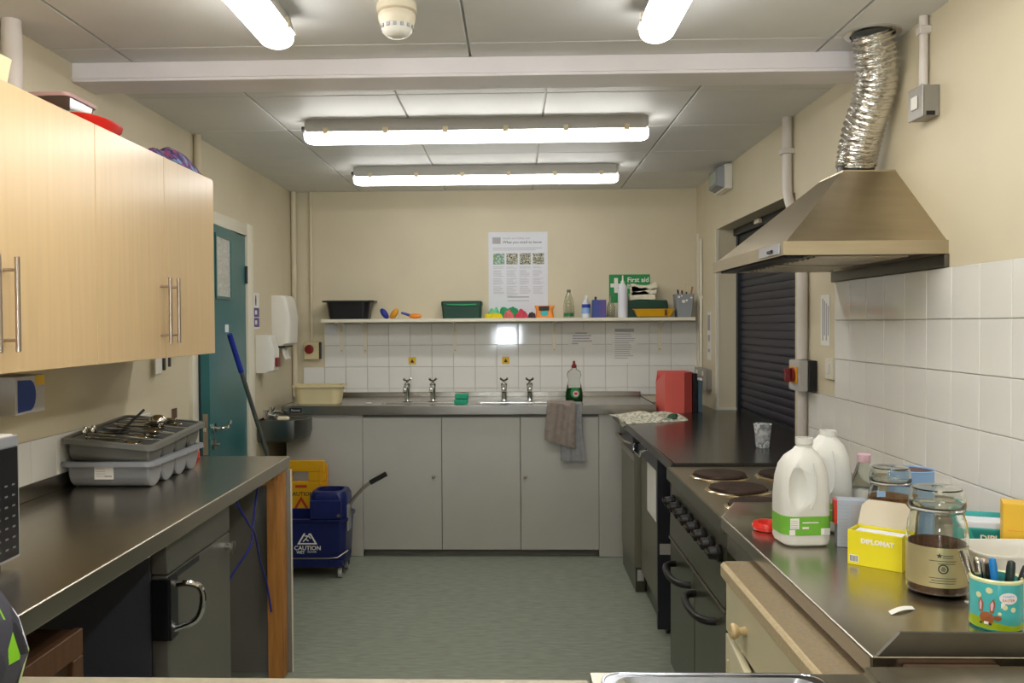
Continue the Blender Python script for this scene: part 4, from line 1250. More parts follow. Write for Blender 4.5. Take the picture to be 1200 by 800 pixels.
# ================================================================== MOP BUCKET CORNER
bk = thing('mop_bucket', 'navy mop bucket with wringer and lever on castors', 'mop bucket', (-1.18, 4.95, 0))
B0 = 4.82
bb = MB().loft([rr(-1.168, B0 + 0.14, 0.37, 0.24, 0.04, 0.065), rr(-1.168, B0 + 0.14, 0.385, 0.255, 0.04, 0.10), rr(-1.168, B0 + 0.14, 0.405, 0.28, 0.04, 0.328), rr(-1.168, B0 + 0.14, 0.425, 0.30, 0.045, 0.332), rr(-1.168, B0 + 0.14, 0.425, 0.30, 0.045, 0.348),
                rr(-1.168, B0 + 0.14, 0.395, 0.27, 0.04, 0.348), rr(-1.168, B0 + 0.14, 0.365, 0.235, 0.04, 0.09)])
part('bucket', bb, 'navy', bk)
wg = MB().loft([rr(-1.072, B0 + 0.12, 0.205, 0.20, 0.03, 0.26), rr(-1.072, B0 + 0.12, 0.215, 0.21, 0.035, 0.40), rr(-1.072, B0 + 0.12, 0.215, 0.21, 0.045, 0.47), rr(-1.072, B0 + 0.12, 0.19, 0.19, 0.05, 0.496), rr(-1.072, B0 + 0.12, 0.15, 0.15, 0.05, 0.500), rr(-1.072, B0 + 0.12, 0.14, 0.14, 0.05, 0.40)])
part('wringer', wg, 'navy', bk)
part('wringer_front', MB().box(-1.165, -0.985, B0 - 0.018, B0 + 0.01, 0.352, 0.455, 0.006), 'navy', bk)
part('pivot_bolt', MB().cyl((-1.0, B0 - 0.024, 0.372), (-1.0, B0 - 0.018, 0.372), 0.010, seg=12), 'satin', bk)
lv = MB().tube([(-0.962, B0 + 0.08, 0.33), (-0.957, B0 + 0.08, 0.40), (-0.93, B0 + 0.08, 0.45), (-0.87, B0 + 0.08, 0.515), (-0.83, B0 + 0.08, 0.545)], 0.010, 10, smooth=4)
le = part('lever', lv, 'satin', bk)
part('grip', MB().cyl((-0.835, B0 + 0.08, 0.541), (-0.742, B0 + 0.08, 0.592), 0.0145, seg=12), 'rubber', le, 'black rubber grip')
part('side_bracket', MB().box(-0.966, -0.955, B0 + 0.04, B0 + 0.12, 0.27, 0.42, 0.003), 'silver_top', bk)
bn = MB().tube([(-0.955, B0 + 0.02, 0.165), (-1.01, B0 - 0.012, 0.132), (-1.06, B0 - 0.014, 0.128), (-1.34, B0 - 0.014, 0.126)], 0.004, 8)
part('bail', bn, 'satin', bk)
for x in (-1.33, -1.005):
    for y in (B0 + 0.05, B0 + 0.23):
        cfk = part('castor', MB().cyl((x - 0.01, y, 0.033), (x + 0.01, y, 0.033), 0.0325, seg=18), 'isol', bk)
        part('castor_fork', MB().box(x - 0.022, x + 0.022, y - 0.02, y + 0.02, 0.064, 0.075).box(x + 0.012, x + 0.016, y - 0.012, y + 0.012, 0.028, 0.066).box(x - 0.016, x - 0.012, y - 0.012, y + 0.012, 0.028, 0.066), 'dark', cfk)
part('castor_block', MB().box(-1.06, -0.985, B0 + 0.0, B0 + 0.10, 0.076, 0.11, 0.004), 'navy', bk)
yb = B0 - 0.0105
def fy(z):
    return B0 + 0.14 - 0.128 - 0.012 * (z - 0.1) / 0.23 - 0.0015
tri_o = [(-0.058, -0.042), (0.058, -0.042), (0.0, 0.055)]
tri_i = [(-0.043, -0.034), (0.043, -0.034), (0.0, 0.038)]
tm = MB()
for a, b in ((0, 1), (1, 2), (2, 0)):
    q = [tri_o[a], tri_o[b], tri_i[b], tri_i[a]]
    tm.prism(q, 'z', 0, 0.0006)
man = MB()
def stick(mb, p, q, w):
    d = Vector((q[0] - p[0], q[1] - p[1])).normalized()
    nrm = Vector((-d.y, d.x)) * w / 2
    mb.prism([(p[0] + nrm.x, p[1] + nrm.y), (p[0] - nrm.x, p[1] - nrm.y), (q[0] - nrm.x, q[1] - nrm.y), (q[0] + nrm.x, q[1] + nrm.y)], 'z', 0, 0.0006)
tm.prism(disc(0.006, 12, 0.012, 0.014), 'z', 0, 0.0006)
for p, q in (((0.006, 0.008), (-0.010, -0.012)), ((-0.010, -0.012), (-0.024, -0.026)), ((-0.010, -0.012), (0.008, -0.022)), ((0.004, 0.006), (-0.016, 0.006)), ((0.006, 0.006), (0.020, -0.008))):
    stick(tm, p, q, 0.006)
tilt = (R(90 - 3.0), 0, 0)
tm.xf(Matrix.Translation((-1.185, fy(0.245), 0.245)) @ Euler(tilt).to_matrix().to_4x4())
part('warning_triangle', tm, 'ink_w', bk)
text('CAUTION', 0.034, (-1.185, fy(0.182), 0.180), tilt, 'ink_w', bk, bold=0.0006)
text('WET', 0.022, (-1.225, fy(0.157), 0.155), tilt, 'ink_w', bk, bold=0.0005)
text('FLOOR', 0.016, (-1.16, fy(0.157), 0.158), tilt, 'ink_w', bk)

ws = thing('wet_floor_sign', 'yellow folding caution sign standing behind the mop bucket', 'floor sign', (-1.285, 5.2, 0))
s = MB()
SX0, SX1, SY0 = -1.415, -1.155, 5.15
def sgn(x0, x1, z0, z1):
    s.box(x0, x1, SY0, SY0 + 0.022, z0, z1, 0.003, 1)
sgn(SX0, SX1, 0.0, 0.50); sgn(SX0, -1.355, 0.501, 0.56); sgn(-1.285 + 0.03, SX1, 0.501, 0.56); sgn(SX0, SX1, 0.561, 0.628)
part('front_panel', s, 'yellow', ws)
s = MB()
for a_ in ((SX0, SX1 + 0.012, 0.0, 0.50), (SX0, -1.355, 0.501, 0.56), (-1.255, SX1 + 0.012, 0.501, 0.56), (SX0, SX1 + 0.012, 0.561, 0.60)):
    s.box(a_[0], a_[1], SY0 + 0.026, SY0 + 0.046, a_[2], a_[3], 0.003, 1)
part('rear_panel', s, 'amber', ws)
part('side_rib', MB().box(SX1 - 0.035, SX1 - 0.022, SY0 - 0.004, SY0, 0.05, 0.60, 0.001, 1), 'amber', ws)
part('red_mark', MB().box(-1.335, -1.265, SY0 - 0.0006, SY0 - 0.0001, 0.464, 0.480), 'ink_r', ws)
text('CAUTION', 0.034, (-1.30, SY0 - 0.0005, 0.425), ROT_BACK, 'ink', ws, bold=0.0005)
tq = MB()
for a, b in ((0, 1), (1, 2), (2, 0)):
    tq.prism([(tri_o[a][0] * 1.1, tri_o[a][1] * 1.1), (tri_o[b][0] * 1.1, tri_o[b][1] * 1.1), (tri_i[b][0] * 0.85, tri_i[b][1] * 0.85), (tri_i[a][0] * 0.85, tri_i[a][1] * 0.85)], 'z', 0, 0.0006)
tq.xf(Matrix.Translation((-1.30, SY0 - 0.0004, 0.352)) @ Euler(ROT_BACK).to_matrix().to_4x4())
part('warning_triangle', tq, 'ink_r', ws)

mp_ = thing('mop', 'long mop leaning against the teal door with blue grip', 'mop', (-1.27, 4.98, 0.1))
pa, pb = Vector((-1.285, 4.92, 0.20)), Vector((-1.462, 4.36, 1.405))
dv = (pb - pa)
part('shaft', MB().cyl(pa, pa + dv * 0.845, 0.0115, seg=12), 'pole', mp_)
part('grip', MB().cyl(pa + dv * 0.835, pb, 0.0145, seg=14), 'blue', mp_, 'blue plastic grip')
part('socket', MB().cyl(pa, pa + dv * 0.08, 0.022, 0.016, seg=12), 'blue', mp_)
hm = MB()
for k in range(14):
    a = 2 * math.pi * k / 14
    hm.tube([pa, pa + Vector((0.03 * math.cos(a), 0.03 * math.sin(a), -0.03)), pa + Vector((0.045 * math.cos(a), 0.045 * math.sin(a), -0.10))], 0.008, 6)
part('mop_head', hm, 'whitecloth', mp_)

# ================================================================== LEFT WALL, FAR END
pd = thing('towel_dispenser', 'tall white paper towel dispenser above the wash basin', 'dispenser', (-1.5, 5.55, 1.30))
def pdr(z, d):
    return [(XL + 0.001, 5.43, z), (XL + d * 0.7, 5.43, z), (XL + d * 0.92, 5.445, z), (XL + d, 5.48, z), (XL + d, 5.62, z), (XL + d * 0.92, 5.655, z), (XL + d * 0.7, 5.67, z), (XL + 0.001, 5.67, z)]
part('cover', MB().loft([pdr(1.318, 0.085), pdr(1.335, 0.115), pdr(1.50, 0.125), pdr(1.62, 0.10), pdr(1.640, 0.085)]), 'plastic_w', pd)
part('slot', MB().box(XL + 0.02, XL + 0.08, 5.46, 5.64, 1.306, 1.3178), 'dark', pd)
part('paper_towel', MB().grid(lambda u, v: (XL + 0.055 + 0.02 * u * u + 0.006 * math.sin(6 * v), 5.48 + 0.14 * v, 1.306 - 0.075 * u), 6, 8, 0.002), 'paper', pd)
sp = thing('soap_dispenser', 'white wall soap dispenser beside the door frame', 'dispenser', (-1.5, 5.2, 1.16))
def spr(z, d):
    return [(XL + 0.001, 5.09, z), (XL + d * 0.75, 5.09, z), (XL + d, 5.105, z), (XL + d, 5.205, z), (XL + d * 0.75, 5.22, z), (XL + 0.001, 5.22, z)]
part('case', MB().loft([spr(1.165, 0.075), spr(1.18, 0.105), spr(1.30, 0.11), spr(1.385, 0.085), spr(1.392, 0.07)]), 'plastic_w', sp)
part('push_button', MB().box(XL + 0.106, XL + 0.122, 5.12, 5.19, 1.20, 1.255, 0.005), 'red_dk', sp)
wn = thing('wall_notice', 'narrow purple and white notice on the wall by the door', 'sign', (-1.549, 5.10, 1.43))
part('sheet', MB().box(XL + 0.0005, XL + 0.0018, 5.03, 5.165, 1.43, 1.645), 'paper', wn)
for z in (1.44, 1.50):
    part('purple_block', MB().box(XL + 0.0018, XL + 0.0024, 5.033, 5.162, z, z + 0.055), 'purple', wn)
    part('white_icon', MB().box(XL + 0.0024, XL + 0.003, 5.078, 5.118, z + 0.015, z + 0.040), 'ink_w', wn)
part('figure_print', flat([(-0.008, -0.03), (0.008, -0.03), (0.012, 0.0), (0.006, 0.03), (-0.006, 0.03), (-0.012, 0)], ROT_LEFT, (XL + 0.0019, 5.098, 1.60)), 'ink', wn)

rs_ = thing('push_switch', 'white wall switch box with round red push button', 'switch', (-1.41, YB, 1.22))
part('box', MB().box(-1.462, -1.358, YB - 0.05, YB - 0.001, 1.212, 1.332, 0.005), 'cream_p', rs_)
part('red_button', MB().lathe([(0.030, 0), (0.032, 0.006), (0.029, 0.014), (0.018, 0.018)], seg=24).xf(Matrix.Translation((-1.424, YB - 0.05, 1.282)) @ Matrix.Rotation(R(90), 4, 'X')), 'red_dk', rs_)
part('side_edge', MB().box(-1.357, -1.349, YB - 0.046, YB - 0.001, 1.214, 1.330), 'dark', rs_)

# ================================================================== BACK WALL: SHELF AND WHAT STANDS ON IT
ZS = 1.488
shf = thing('wall_shelf', 'long white shelf on brackets along the back wall', 'shelf', (-0.05, 5.85, 1.465))
part('board', MB().box(-1.305, 1.205, 5.745, YB - 0.001, 1.466, ZS, 0.003), 'white', shf)
for x in (-1.205, -1.04, -0.415, 0.275, 1.0):
    bm_ = MB().box(x - 0.013, x + 0.013, YB - 0.0135, YB - 0.0105, 1.25, 1.465, 0.001, 1)
    bm_.box(x - 0.013, x + 0.013, 5.78, YB - 0.0135, 1.460, 1.4655)
    bm_.prism([(5.79, 1.4605), (YB - 0.0135, 1.4605), (YB - 0.0135, 1.40), (YB - 0.02, 1.40)], 'x', x - 0.002, x + 0.002)
    br = part('bracket', bm_, 'white', shf)
    part('screw', MB().cyl((x, YB - 0.0135, 1.27), (x, YB - 0.0155, 1.27), 0.005, seg=8), 'satin', br)
SYC = 5.85
def washing_bowl(name, label, cx, cy, z0, w, d, h, material, rim=0.02):
    b = MB().loft([rr(cx, cy, w * 0.84, d * 0.84, 0.04, z0), rr(cx, cy, w * 0.87, d * 0.87, 0.045, z0 + 0.012), rr(cx, cy, w * 0.97, d * 0.97, 0.05, z0 + h - 0.008), rr(cx, cy, w + rim, d + rim, 0.055, z0 + h - 0.010), rr(cx, cy, w + rim, d + rim, 0.055, z0 + h),
                   rr(cx, cy, w * 0.95, d * 0.95, 0.05, z0 + h), rr(cx, cy, w * 0.85, d * 0.85, 0.04, z0 + 0.006)])
    return solo(name, b, material, label, 'bowl')
washing_bowl('washing_bowl', 'black washing-up bowl on the shelf', -1.125, SYC, ZS + 0.0005, 0.31, 0.20, 0.125, 'black', 0.045)
washing_bowl('washing_bowl', 'cream washing-up bowl on the sink drainer', -1.255, 5.47, 0.949, 0.315, 0.20, 0.118, 'cream_p', 0.02)
def scoop(label, x, c, mirror, tiltv):
    s = MB().sphere((0, 0, 0), 0.022, 0.03, 0.042, 14, 10)
    s.xf(Matrix.Translation((x, SYC - 0.03, ZS + 0.043)) @ Matrix.Rotation(R(tiltv), 4, 'Y'))
    lo = min(v.co.z for v in s.bm.verts)
    s.xf(Matrix.Translation((0, 0, ZS + 0.0005 - lo)))
    solo('scrubber', s, c, label, 'scrubber')
scoop('blue oval scrubber leaning by the black bowl on the shelf', -0.885, 'blue', False, -35)
scoop('orange oval scrubber next to the blue scrubber on the shelf', -0.818, 'amber', True, 35)
br_ = thing('scrub_brush', 'orange and blue brush lying on the shelf', 'brush', (-0.70, 5.82, ZS))
part('head', MB().sphere((-0.675, 5.82, ZS + 0.019), 0.045, 0.025, 0.0185, 14, 8), 'orange', br_)
part('handle', MB().tube([(-0.71, 5.82, ZS + 0.024), (-0.74, 5.82, ZS + 0.034), (-0.77, 5.82, ZS + 0.042)], [0.010, 0.009, 0.007], 8), 'blue', br_)
gb = thing('green_crate', 'dark green box with bright green band on the shelf', 'box', (-0.35, SYC, ZS))
part('box', MB().loft([rr(-0.355, SYC, 0.255, 0.17, 0.012, ZS + 0.0005), rr(-0.355, SYC, 0.268, 0.18, 0.014, ZS + 0.085)]), 'green_dk', gb)
part('lid', MB().loft([rr(-0.355, SYC, 0.274, 0.186, 0.014, ZS + 0.0855), rr(-0.355, SYC, 0.276, 0.188, 0.016, ZS + 0.112), rr(-0.355, SYC, 0.262, 0.175, 0.016, ZS + 0.118)]), 'green_dk', gb)
part('band', MB().prism([(-0.455, ZS + 0.092), (-0.355, ZS + 0.087), (-0.255, ZS + 0.092), (-0.255, ZS + 0.098), (-0.355, ZS + 0.096), (-0.455, ZS + 0.098)], 'y', SYC - 0.097, SYC - 0.0935), 'green_br', gb)
def heap(name, label, x0, x1, y0, y1, h, material, seed, cat='cloth', z0=ZS, n=14):
    rq = random.Random(seed)
    ph = [rq.uniform(0, 6.3) for _ in range(6)]
    def f(u, v):
        e = (math.sin(math.pi * u) * math.sin(math.pi * v)) ** 0.28 if 0 < u < 1 and 0 < v < 1 else 0
        w = 0.72 + 0.18 * math.sin(7 * u + ph[0]) * math.cos(5 * v + ph[1]) + 0.12 * math.sin(15 * u + ph[2] + 6 * v)
        jx = 0.006 * math.sin(11 * v + ph[3])
        jy = 0.006 * math.sin(12 * u + ph[4])
        return (x0 + (x1 - x0) * u + jx, y0 + (y1 - y0) * v + jy, z0 + 0.001 + h * e * w)
    mb = MB().grid(f, n, n)
    mb.grid(lambda u, v: (f(u, v)[0], f(u, v)[1], z0 + 0.0008), n, n)
    bmesh.ops.remove_doubles(mb.bm, verts=mb.bm.verts[:], dist=0.0006)
    return solo(name, mb, material, label, cat, smooth=70)
heap('cleaning_cloth', 'yellow cleaning cloth at the front of the shelf pile', -0.20, -0.082, 5.765, 5.852, 0.046, 'yelcloth', 1)
heap('cleaning_cloth', 'pale mint cleaning cloth behind the yellow cloth', -0.185, -0.10, 5.862, 5.94, 0.085, 'mintcloth', 2)
heap('cleaning_cloth', 'bright green cleaning cloth behind the pink cloth', -0.10, 0.03, 5.88, 5.945, 0.105, 'green_br', 3)
heap('cleaning_cloth', 'pale pink cleaning cloth beside the yellow cloth', -0.068, -0.008, 5.755, 5.872, 0.064, 'pinkcloth', 4)
heap('cleaning_cloth', 'rose red cleaning cloth in front of the poster', 0.006, 0.088, 5.755, 5.875, 0.066, 'redcloth', 5)
heap('cleaning_cloth', 'charcoal cleaning cloth beside the orange pack', 0.098, 0.138, 5.765, 5.90, 0.048, 'charcloth', 6)
op = thing('sponge_pack', 'orange and turquoise pack of sponges on the shelf', 'pack', (0.205, SYC, ZS))
part('pack', MB().loft([rr(0.205, 5.84, 0.125, 0.06, 0.012, ZS + 0.0005), rr(0.205, 5.84, 0.115, 0.055, 0.02, ZS + 0.05), rr(0.205, 5.84, 0.14, 0.03, 0.012, ZS + 0.085)]), 'orange', op)
part('black_band', MB().box(0.165, 0.235, 5.803, 5.809, ZS + 0.052, ZS + 0.080, 0.002, 1), 'black', op)
part('turquoise_patch', flat(disc(0.028, 8, 0, 0, 0.022), ROT_BACK, (0.203, 5.8085, ZS + 0.033)), 'teal_p', op)

def bottle(name, label, prof, x, y, z0, material, cat='bottle', seg=24):
    return thing(name, label, cat, (x, y, z0))
gbt = thing('glass_bottle', 'clear tapered bottle with green liquid on the shelf', 'bottle', (0.37, SYC, ZS))
part('bottle', MB().lathe([(0.035, 0.0005), (0.038, 0.006), (0.037, 0.08), (0.028, 0.13), (0.016, 0.165), (0.012, 0.175), (0.010, 0.175), (0.014, 0.162), (0.026, 0.128), (0.0345, 0.08), (0.035, 0.009)], 0.37, SYC, ZS, 24), 'glass', gbt)
part('contents', MB().lathe([(0.033, 0.010), (0.0335, 0.034), (0.001, 0.034)], 0.37, SYC, ZS, 20), 'green_br', gbt)
part('cap', MB().lathe([(0.013, 0.172), (0.013, 0.190), (0.010, 0.192)], 0.37, SYC, ZS, 16), 'pole', gbt)
sb_ = thing('spray_bottle', 'clear spray bottle with blue label on the shelf', 'bottle', (0.487, SYC, ZS))
part('bottle', MB().lathe([(0.026, 0.0005), (0.029, 0.006), (0.029, 0.09), (0.014, 0.118), (0.012, 0.13)], 0.487, SYC, ZS, 20), 'paper_b', sb_)
part('label', MB().lathe([(0.0296, 0.028), (0.0298, 0.03), (0.0298, 0.088), (0.0292, 0.09)], 0.487, SYC, ZS, 20, False, False), 'pvcblue', sb_)
part('label_band', MB().lathe([(0.0302, 0.068), (0.0303, 0.070), (0.0303, 0.090), (0.0300, 0.092)], 0.487, SYC, ZS, 20, False, False), 'blue', sb_)
part('trigger', MB().box(0.475, 0.499, SYC - 0.035, SYC + 0.015, ZS + 0.130, ZS + 0.152, 0.004).box(0.482, 0.492, SYC - 0.040, SYC - 0.032, ZS + 0.108, ZS + 0.132, 0.002, 1), 'plastic_w', sb_)
bbx = thing('blue_carton', 'blue carton with darker flap on the shelf', 'carton', (0.574, 5.83, ZS))
part('carton', MB().box(0.527, 0.618, 5.795, 5.865, ZS + 0.0005, ZS + 0.120, 0.002, 1), 'blue_box', bbx)
part('print_panel', MB().box(0.570, 0.616, 5.7938, 5.7949, ZS + 0.006, ZS + 0.117), 'purple', bbx)
part('spout', MB().cyl((0.55, 5.83, ZS + 0.12), (0.55, 5.83, ZS + 0.142), 0.008, seg=10), 'dark', bbx)
cbt = thing('clear_bottle', 'small clear bottle between blue carton and white bottle', 'bottle', (0.655, SYC, ZS))
part('bottle', MB().lathe([(0.024, 0.0005), (0.027, 0.005), (0.026, 0.075), (0.010, 0.115), (0.008, 0.15), (0.006, 0.15), (0.008, 0.114), (0.0235, 0.074), (0.0245, 0.008)], 0.655, SYC, ZS, 20), 'glass', cbt)
part('cap', MB().lathe([(0.009, 0.148), (0.009, 0.163), (0.006, 0.165)], 0.655, SYC, ZS, 14), 'pole', cbt)
wbt = thing('squeeze_bottle', 'tall white squeeze bottle in front of the first aid sign', 'bottle', (0.733, SYC, ZS))
part('bottle', MB().lathe([(0.030, 0.0005), (0.033, 0.006), (0.033, 0.19), (0.026, 0.215), (0.014, 0.228)], 0.733, 5.83, ZS, 24), 'paper_b', wbt)
part('nozzle', MB().lathe([(0.014, 0.226), (0.013, 0.245), (0.006, 0.25), (0.004, 0.285)], 0.733, 5.83, ZS, 16), 'plastic_w', wbt)
fa = thing('first_aid_sign', 'green First aid box sign on the wall above the shelf', 'sign', (0.797, YB, 1.60))
part('board', MB().box(0.655, 0.937, YB - 0.004, YB - 0.0005, 1.592, 1.786, 0.001, 1), 'green_sign', fa)
crx = MB().box(0.690, 0.716, YB - 0.0048, YB - 0.0041, 1.66, 1.762)
crx.box(0.665, 0.6899, YB - 0.0048, YB - 0.0041, 1.698, 1.724); crx.box(0.7161, 0.741, YB - 0.0048, YB - 0.0041, 1.698, 1.724)
part('white_cross', crx, 'ink_w', fa)
text('First aid', 0.046, (0.780, YB - 0.0046, 1.748), ROT_BACK, 'ink_w', fa, align='LEFT', bold=0.0008)
text('box', 0.046, (0.780, YB - 0.0046, 1.704), ROT_BACK, 'ink_w', fa, align='LEFT', bold=0.0008)
fk = thing('first_aid_box', 'dark green first aid case under white cloths on the shelf', 'case', (0.90, SYC, ZS))
part('case', MB().loft([rr(0.898, 5.895, 0.285, 0.10, 0.015, ZS + 0.0005), rr(0.898, 5.895, 0.29, 0.105, 0.018, ZS + 0.085), rr(0.898, 5.895, 0.278, 0.095, 0.018, ZS + 0.117)]), 'green_dk', fk)
part('seam', MB().box(0.756, 1.04, 5.8405, 5.8425, ZS + 0.058, ZS + 0.064), 'black', fk)
fcl = MB()
for k_, (dx_, dz_, rz_) in enumerate(((0.0, 0.0, 8), (0.010, 0.036, 16), (0.014, 0.066, 30))):
    q_ = MB().grid(lambda u, v: (-0.085 + 0.17 * u, -0.04 + 0.08 * v, 0.044 + 0.016 * math.sin(4 * u + k_) + 0.006 * math.sin(13 * u + 7 * v)), 14, 6)
    q_.grid(lambda u, v: (-0.085 + 0.17 * u, -0.04 + 0.08 * v, 0.003 * math.sin(5 * u + k_) + 0.003), 14, 6)
    for pp_ in (q_,):
        es_ = [e for e in pp_.bm.edges if e.is_boundary]
        bmesh.ops.bridge_loops(pp_.bm, edges=es_)
    q_.xf(Matrix.Translation((0.872 + dx_, 5.895, ZS + 0.1175 + dz_)) @ Matrix.Rotation(R(-rz_ * 0.35), 4, 'Y'))
    lo_ = min(v.co.z for v in q_.bm.verts)
    if k_ == 0:
        q_.xf(Matrix.Translation((0, 0, ZS + 0.1175 - lo_)))
    me_ = bpy.data.meshes.new('tmp')
    q_.bm.to_mesh(me_)
    q_.bm.free()
    fcl.bm.from_mesh(me_)
    bpy.data.meshes.remove(me_)
solo('folded_cloths', fcl, 'whitecloth', 'white folded cloths piled on the green first aid case', 'cloth', smooth=60)
yt = thing('yellow_tray', 'shallow yellow plastic tray in front of the first aid case', 'tray', (0.945, 5.79, ZS))
part('tray', MB().loft([rr(0.935, 5.79, 0.22, 0.07, 0.015, ZS + 0.006), rr(0.935, 5.79, 0.265, 0.088, 0.02, ZS + 0.05), rr(0.935, 5.79, 0.28, 0.095, 0.02, ZS + 0.052), rr(0.935, 5.79, 0.28, 0.095, 0.02, ZS + 0.057), rr(0.935, 5.79, 0.26, 0.083, 0.02, ZS + 0.057), rr(0.935, 5.79, 0.215, 0.066, 0.015, ZS + 0.010)]), 'yellow', yt)
part('base_strip', MB().box(0.84, 1.03, 5.77, 5.81, ZS + 0.0005, ZS + 0.0058), 'green_dk', yt)
part('brown_clip', MB().box(1.0, 1.015, 5.741, 5.746, ZS + 0.012, ZS + 0.052), 'wood_dk', yt)
gp = thing('pen_bucket', 'grey plastic tub of brushes at the end of the shelf', 'tub', (1.125, 5.83, ZS))
part('tub', MB().loft([rr(1.141, 5.83, 0.10, 0.10, 0.012, ZS + 0.0005), rr(1.141, 5.83, 0.125, 0.125, 0.014, ZS + 0.155), rr(1.141, 5.83, 0.120, 0.120, 0.014, ZS + 0.155), rr(1.141, 5.83, 0.095, 0.095, 0.012, ZS + 0.006)]), 'grey_pot', gp)
for dx, dz, s in ((-0.052, 0.135, 0.008), (-0.014, 0.105, 0.012), (0.012, 0.112, 0.008), (0.05, 0.13, 0.007), (-0.03, 0.142, 0.006)):
    part('white_mark', flat(disc(s, 7), (R(90 - 4.5), 0, 0), (1.141 + dx * 0.8, 5.83 - 0.0525 - dz * 0.0806 - 0.0015, ZS + dz)), 'ink_w', gp)
for i, (dx, top, c, lab) in enumerate(((-0.04, 0.185, 'black', 'black handled brush in the grey tub'), (-0.012, 0.18, 'wood_dk', 'brown handled brush in the grey tub'), (0.01, 0.225, 'cream_p', 'pale thin stick in the grey tub'), (0.018, 0.17, 'dark', 'dark stub of a brush in the grey tub'), (0.058, 0.205, 'pine', 'wooden stick leaning out of the grey tub'))):
    solo('brush_handle', MB().cyl((1.141 + dx * 0.5, 5.83, ZS + 0.02), (1.141 + dx * 1.0, 5.82, ZS + top), 0.006, seg=8), c, lab, 'brush')

# poster
po = thing('safety_poster', 'white health and safety law poster on the back wall', 'poster', (0.026, YB, 1.55))
PX0, PX1, PZ0, PZ1 = -0.178, 0.232, 1.50, 2.085
YP = YB - 0.0025
part('sheet', MB().box(PX0, PX1, YP, YB - 0.0005, PZ0, PZ1), 'paper_b', po)
text('Health and Safety Law', 0.021, (PX0 + 0.10, YP - 0.0003, 2.042), ROT_BACK, 'ink_g', po, align='LEFT')
text('What you need to know', 0.027, (PX0 + 0.10, YP - 0.0003, 2.015), ROT_BACK, 'ink', po, align='LEFT')
part('crest', MB().box(PX0 + 0.028, PX0 + 0.085, YP - 0.0008, YP - 0.0001, 2.005, 2.05).box(PX0 + 0.040, PX0 + 0.072, YP - 0.0011, YP - 0.0008, 2.015, 2.04), 'ink_g', po)
for i in range(4):
    x0 = PX0 + 0.033 + i * 0.0915
    part('photo', MB().box(x0, x0 + 0.078, YP - 0.0008, YP - 0.0001, 1.862, 1.938), 'photo_gr' if i == 0 else 'photo_dk', po)
    tl = MB()
    rp_ = random.Random(i)
    z = 1.848
    for k in range(18 if i != 1 else 20):
        if k in (2, 7, 12):
            z -= 0.008
        tl.box(x0, x0 + 0.078 * rp_.uniform(0.55, 1.0), YP - 0.0006, YP - 0.0001, z - 0.004, z)
        z -= 0.0095
    part('text_lines', tl, 'ink_p', po)
part('heading_rule', MB().box(PX0 + 0.03, PX1 - 0.04, YP - 0.0006, YP - 0.0001, 1.972, 1.976).box(PX0 + 0.03, PX1 - 0.08, YP - 0.0006, YP - 0.0001, 1.960, 1.963), 'ink_g', po)
part('footer_lines', MB().box(PX0 + 0.13, PX0 + 0.28, YP - 0.0006, YP - 0.0001, 1.632, 1.640).box(PX0 + 0.13, PX0 + 0.28, YP - 0.0006, YP - 0.0001, 1.608, 1.612), 'ink_g', po)

# stickers and notes on the tiles
for x, lab in ((-0.713, 'yellow warning sticker on the tiles above the bowl by the drainer'), (-0.062, 'yellow warning sticker on the tiles above the towel end bowl')):
    yw = thing('hot_water_sticker', lab, 'sticker', (x, BY, 1.19))
    part('sheet', MB().box(x - 0.026, x + 0.026, BY - 0.0055, BY - 0.0045, 1.172, 1.222), 'yellow_s', yw)
    part('symbol', flat([(-0.014, -0.012), (0.014, -0.012), (0, 0.014)], ROT_BACK, (x, BY - 0.0056, 1.196)), 'ink', yw)
YN = BY - 0.0045
n1 = thing('tile_notice', 'clear sheet with grey print on the tiles behind the washing-up liquid', 'notice', (0.45, YN, 1.30))
part('sheet', MB().box(0.375, 0.535, YN - 0.001, YN, 1.285, 1.405), 'tile', n1)
lnn = MB()
for k, (a, b) in enumerate(((0.42, 0.50), (0.40, 0.53), (0.40, 0.52), (0.40, 0.535), (0.395, 0.44))):
    lnn.box(a, b, YN - 0.0016, YN - 0.0011, 1.378 - k * 0.018, 1.387 - k * 0.018)
part('printed_lines', lnn, 'ink_g', n1)
n2 = thing('tile_notice', 'white instruction sheet with bold heading on the tiles by the coral holder', 'notice', (0.76, YN, 1.19))
part('sheet', MB().box(0.675, 0.845, YN - 0.001, YN, 1.175, 1.435), 'tile', n2)
lnn = MB()
for k in range(12):
    lnn.box(0.692, 0.692 + random.uniform(0.09, 0.14), YN - 0.0016, YN - 0.0011, 1.372 - k * 0.015, 1.377 - k * 0.015)
part('printed_lines', lnn, 'ink_g', n2)
part('heading', MB().box(0.692, 0.825, YN - 0.0016, YN - 0.0011, 1.390, 1.412), 'ink_g', n2)
n3 = thing('tile_notice', 'small white label on the tile under the shelf end by the black bowl', 'notice', (-1.26, YN, 1.40))
part('sheet', MB().box(-1.315, -1.245, YN - 0.001, YN, 1.385, 1.44), 'paper_b', n3)

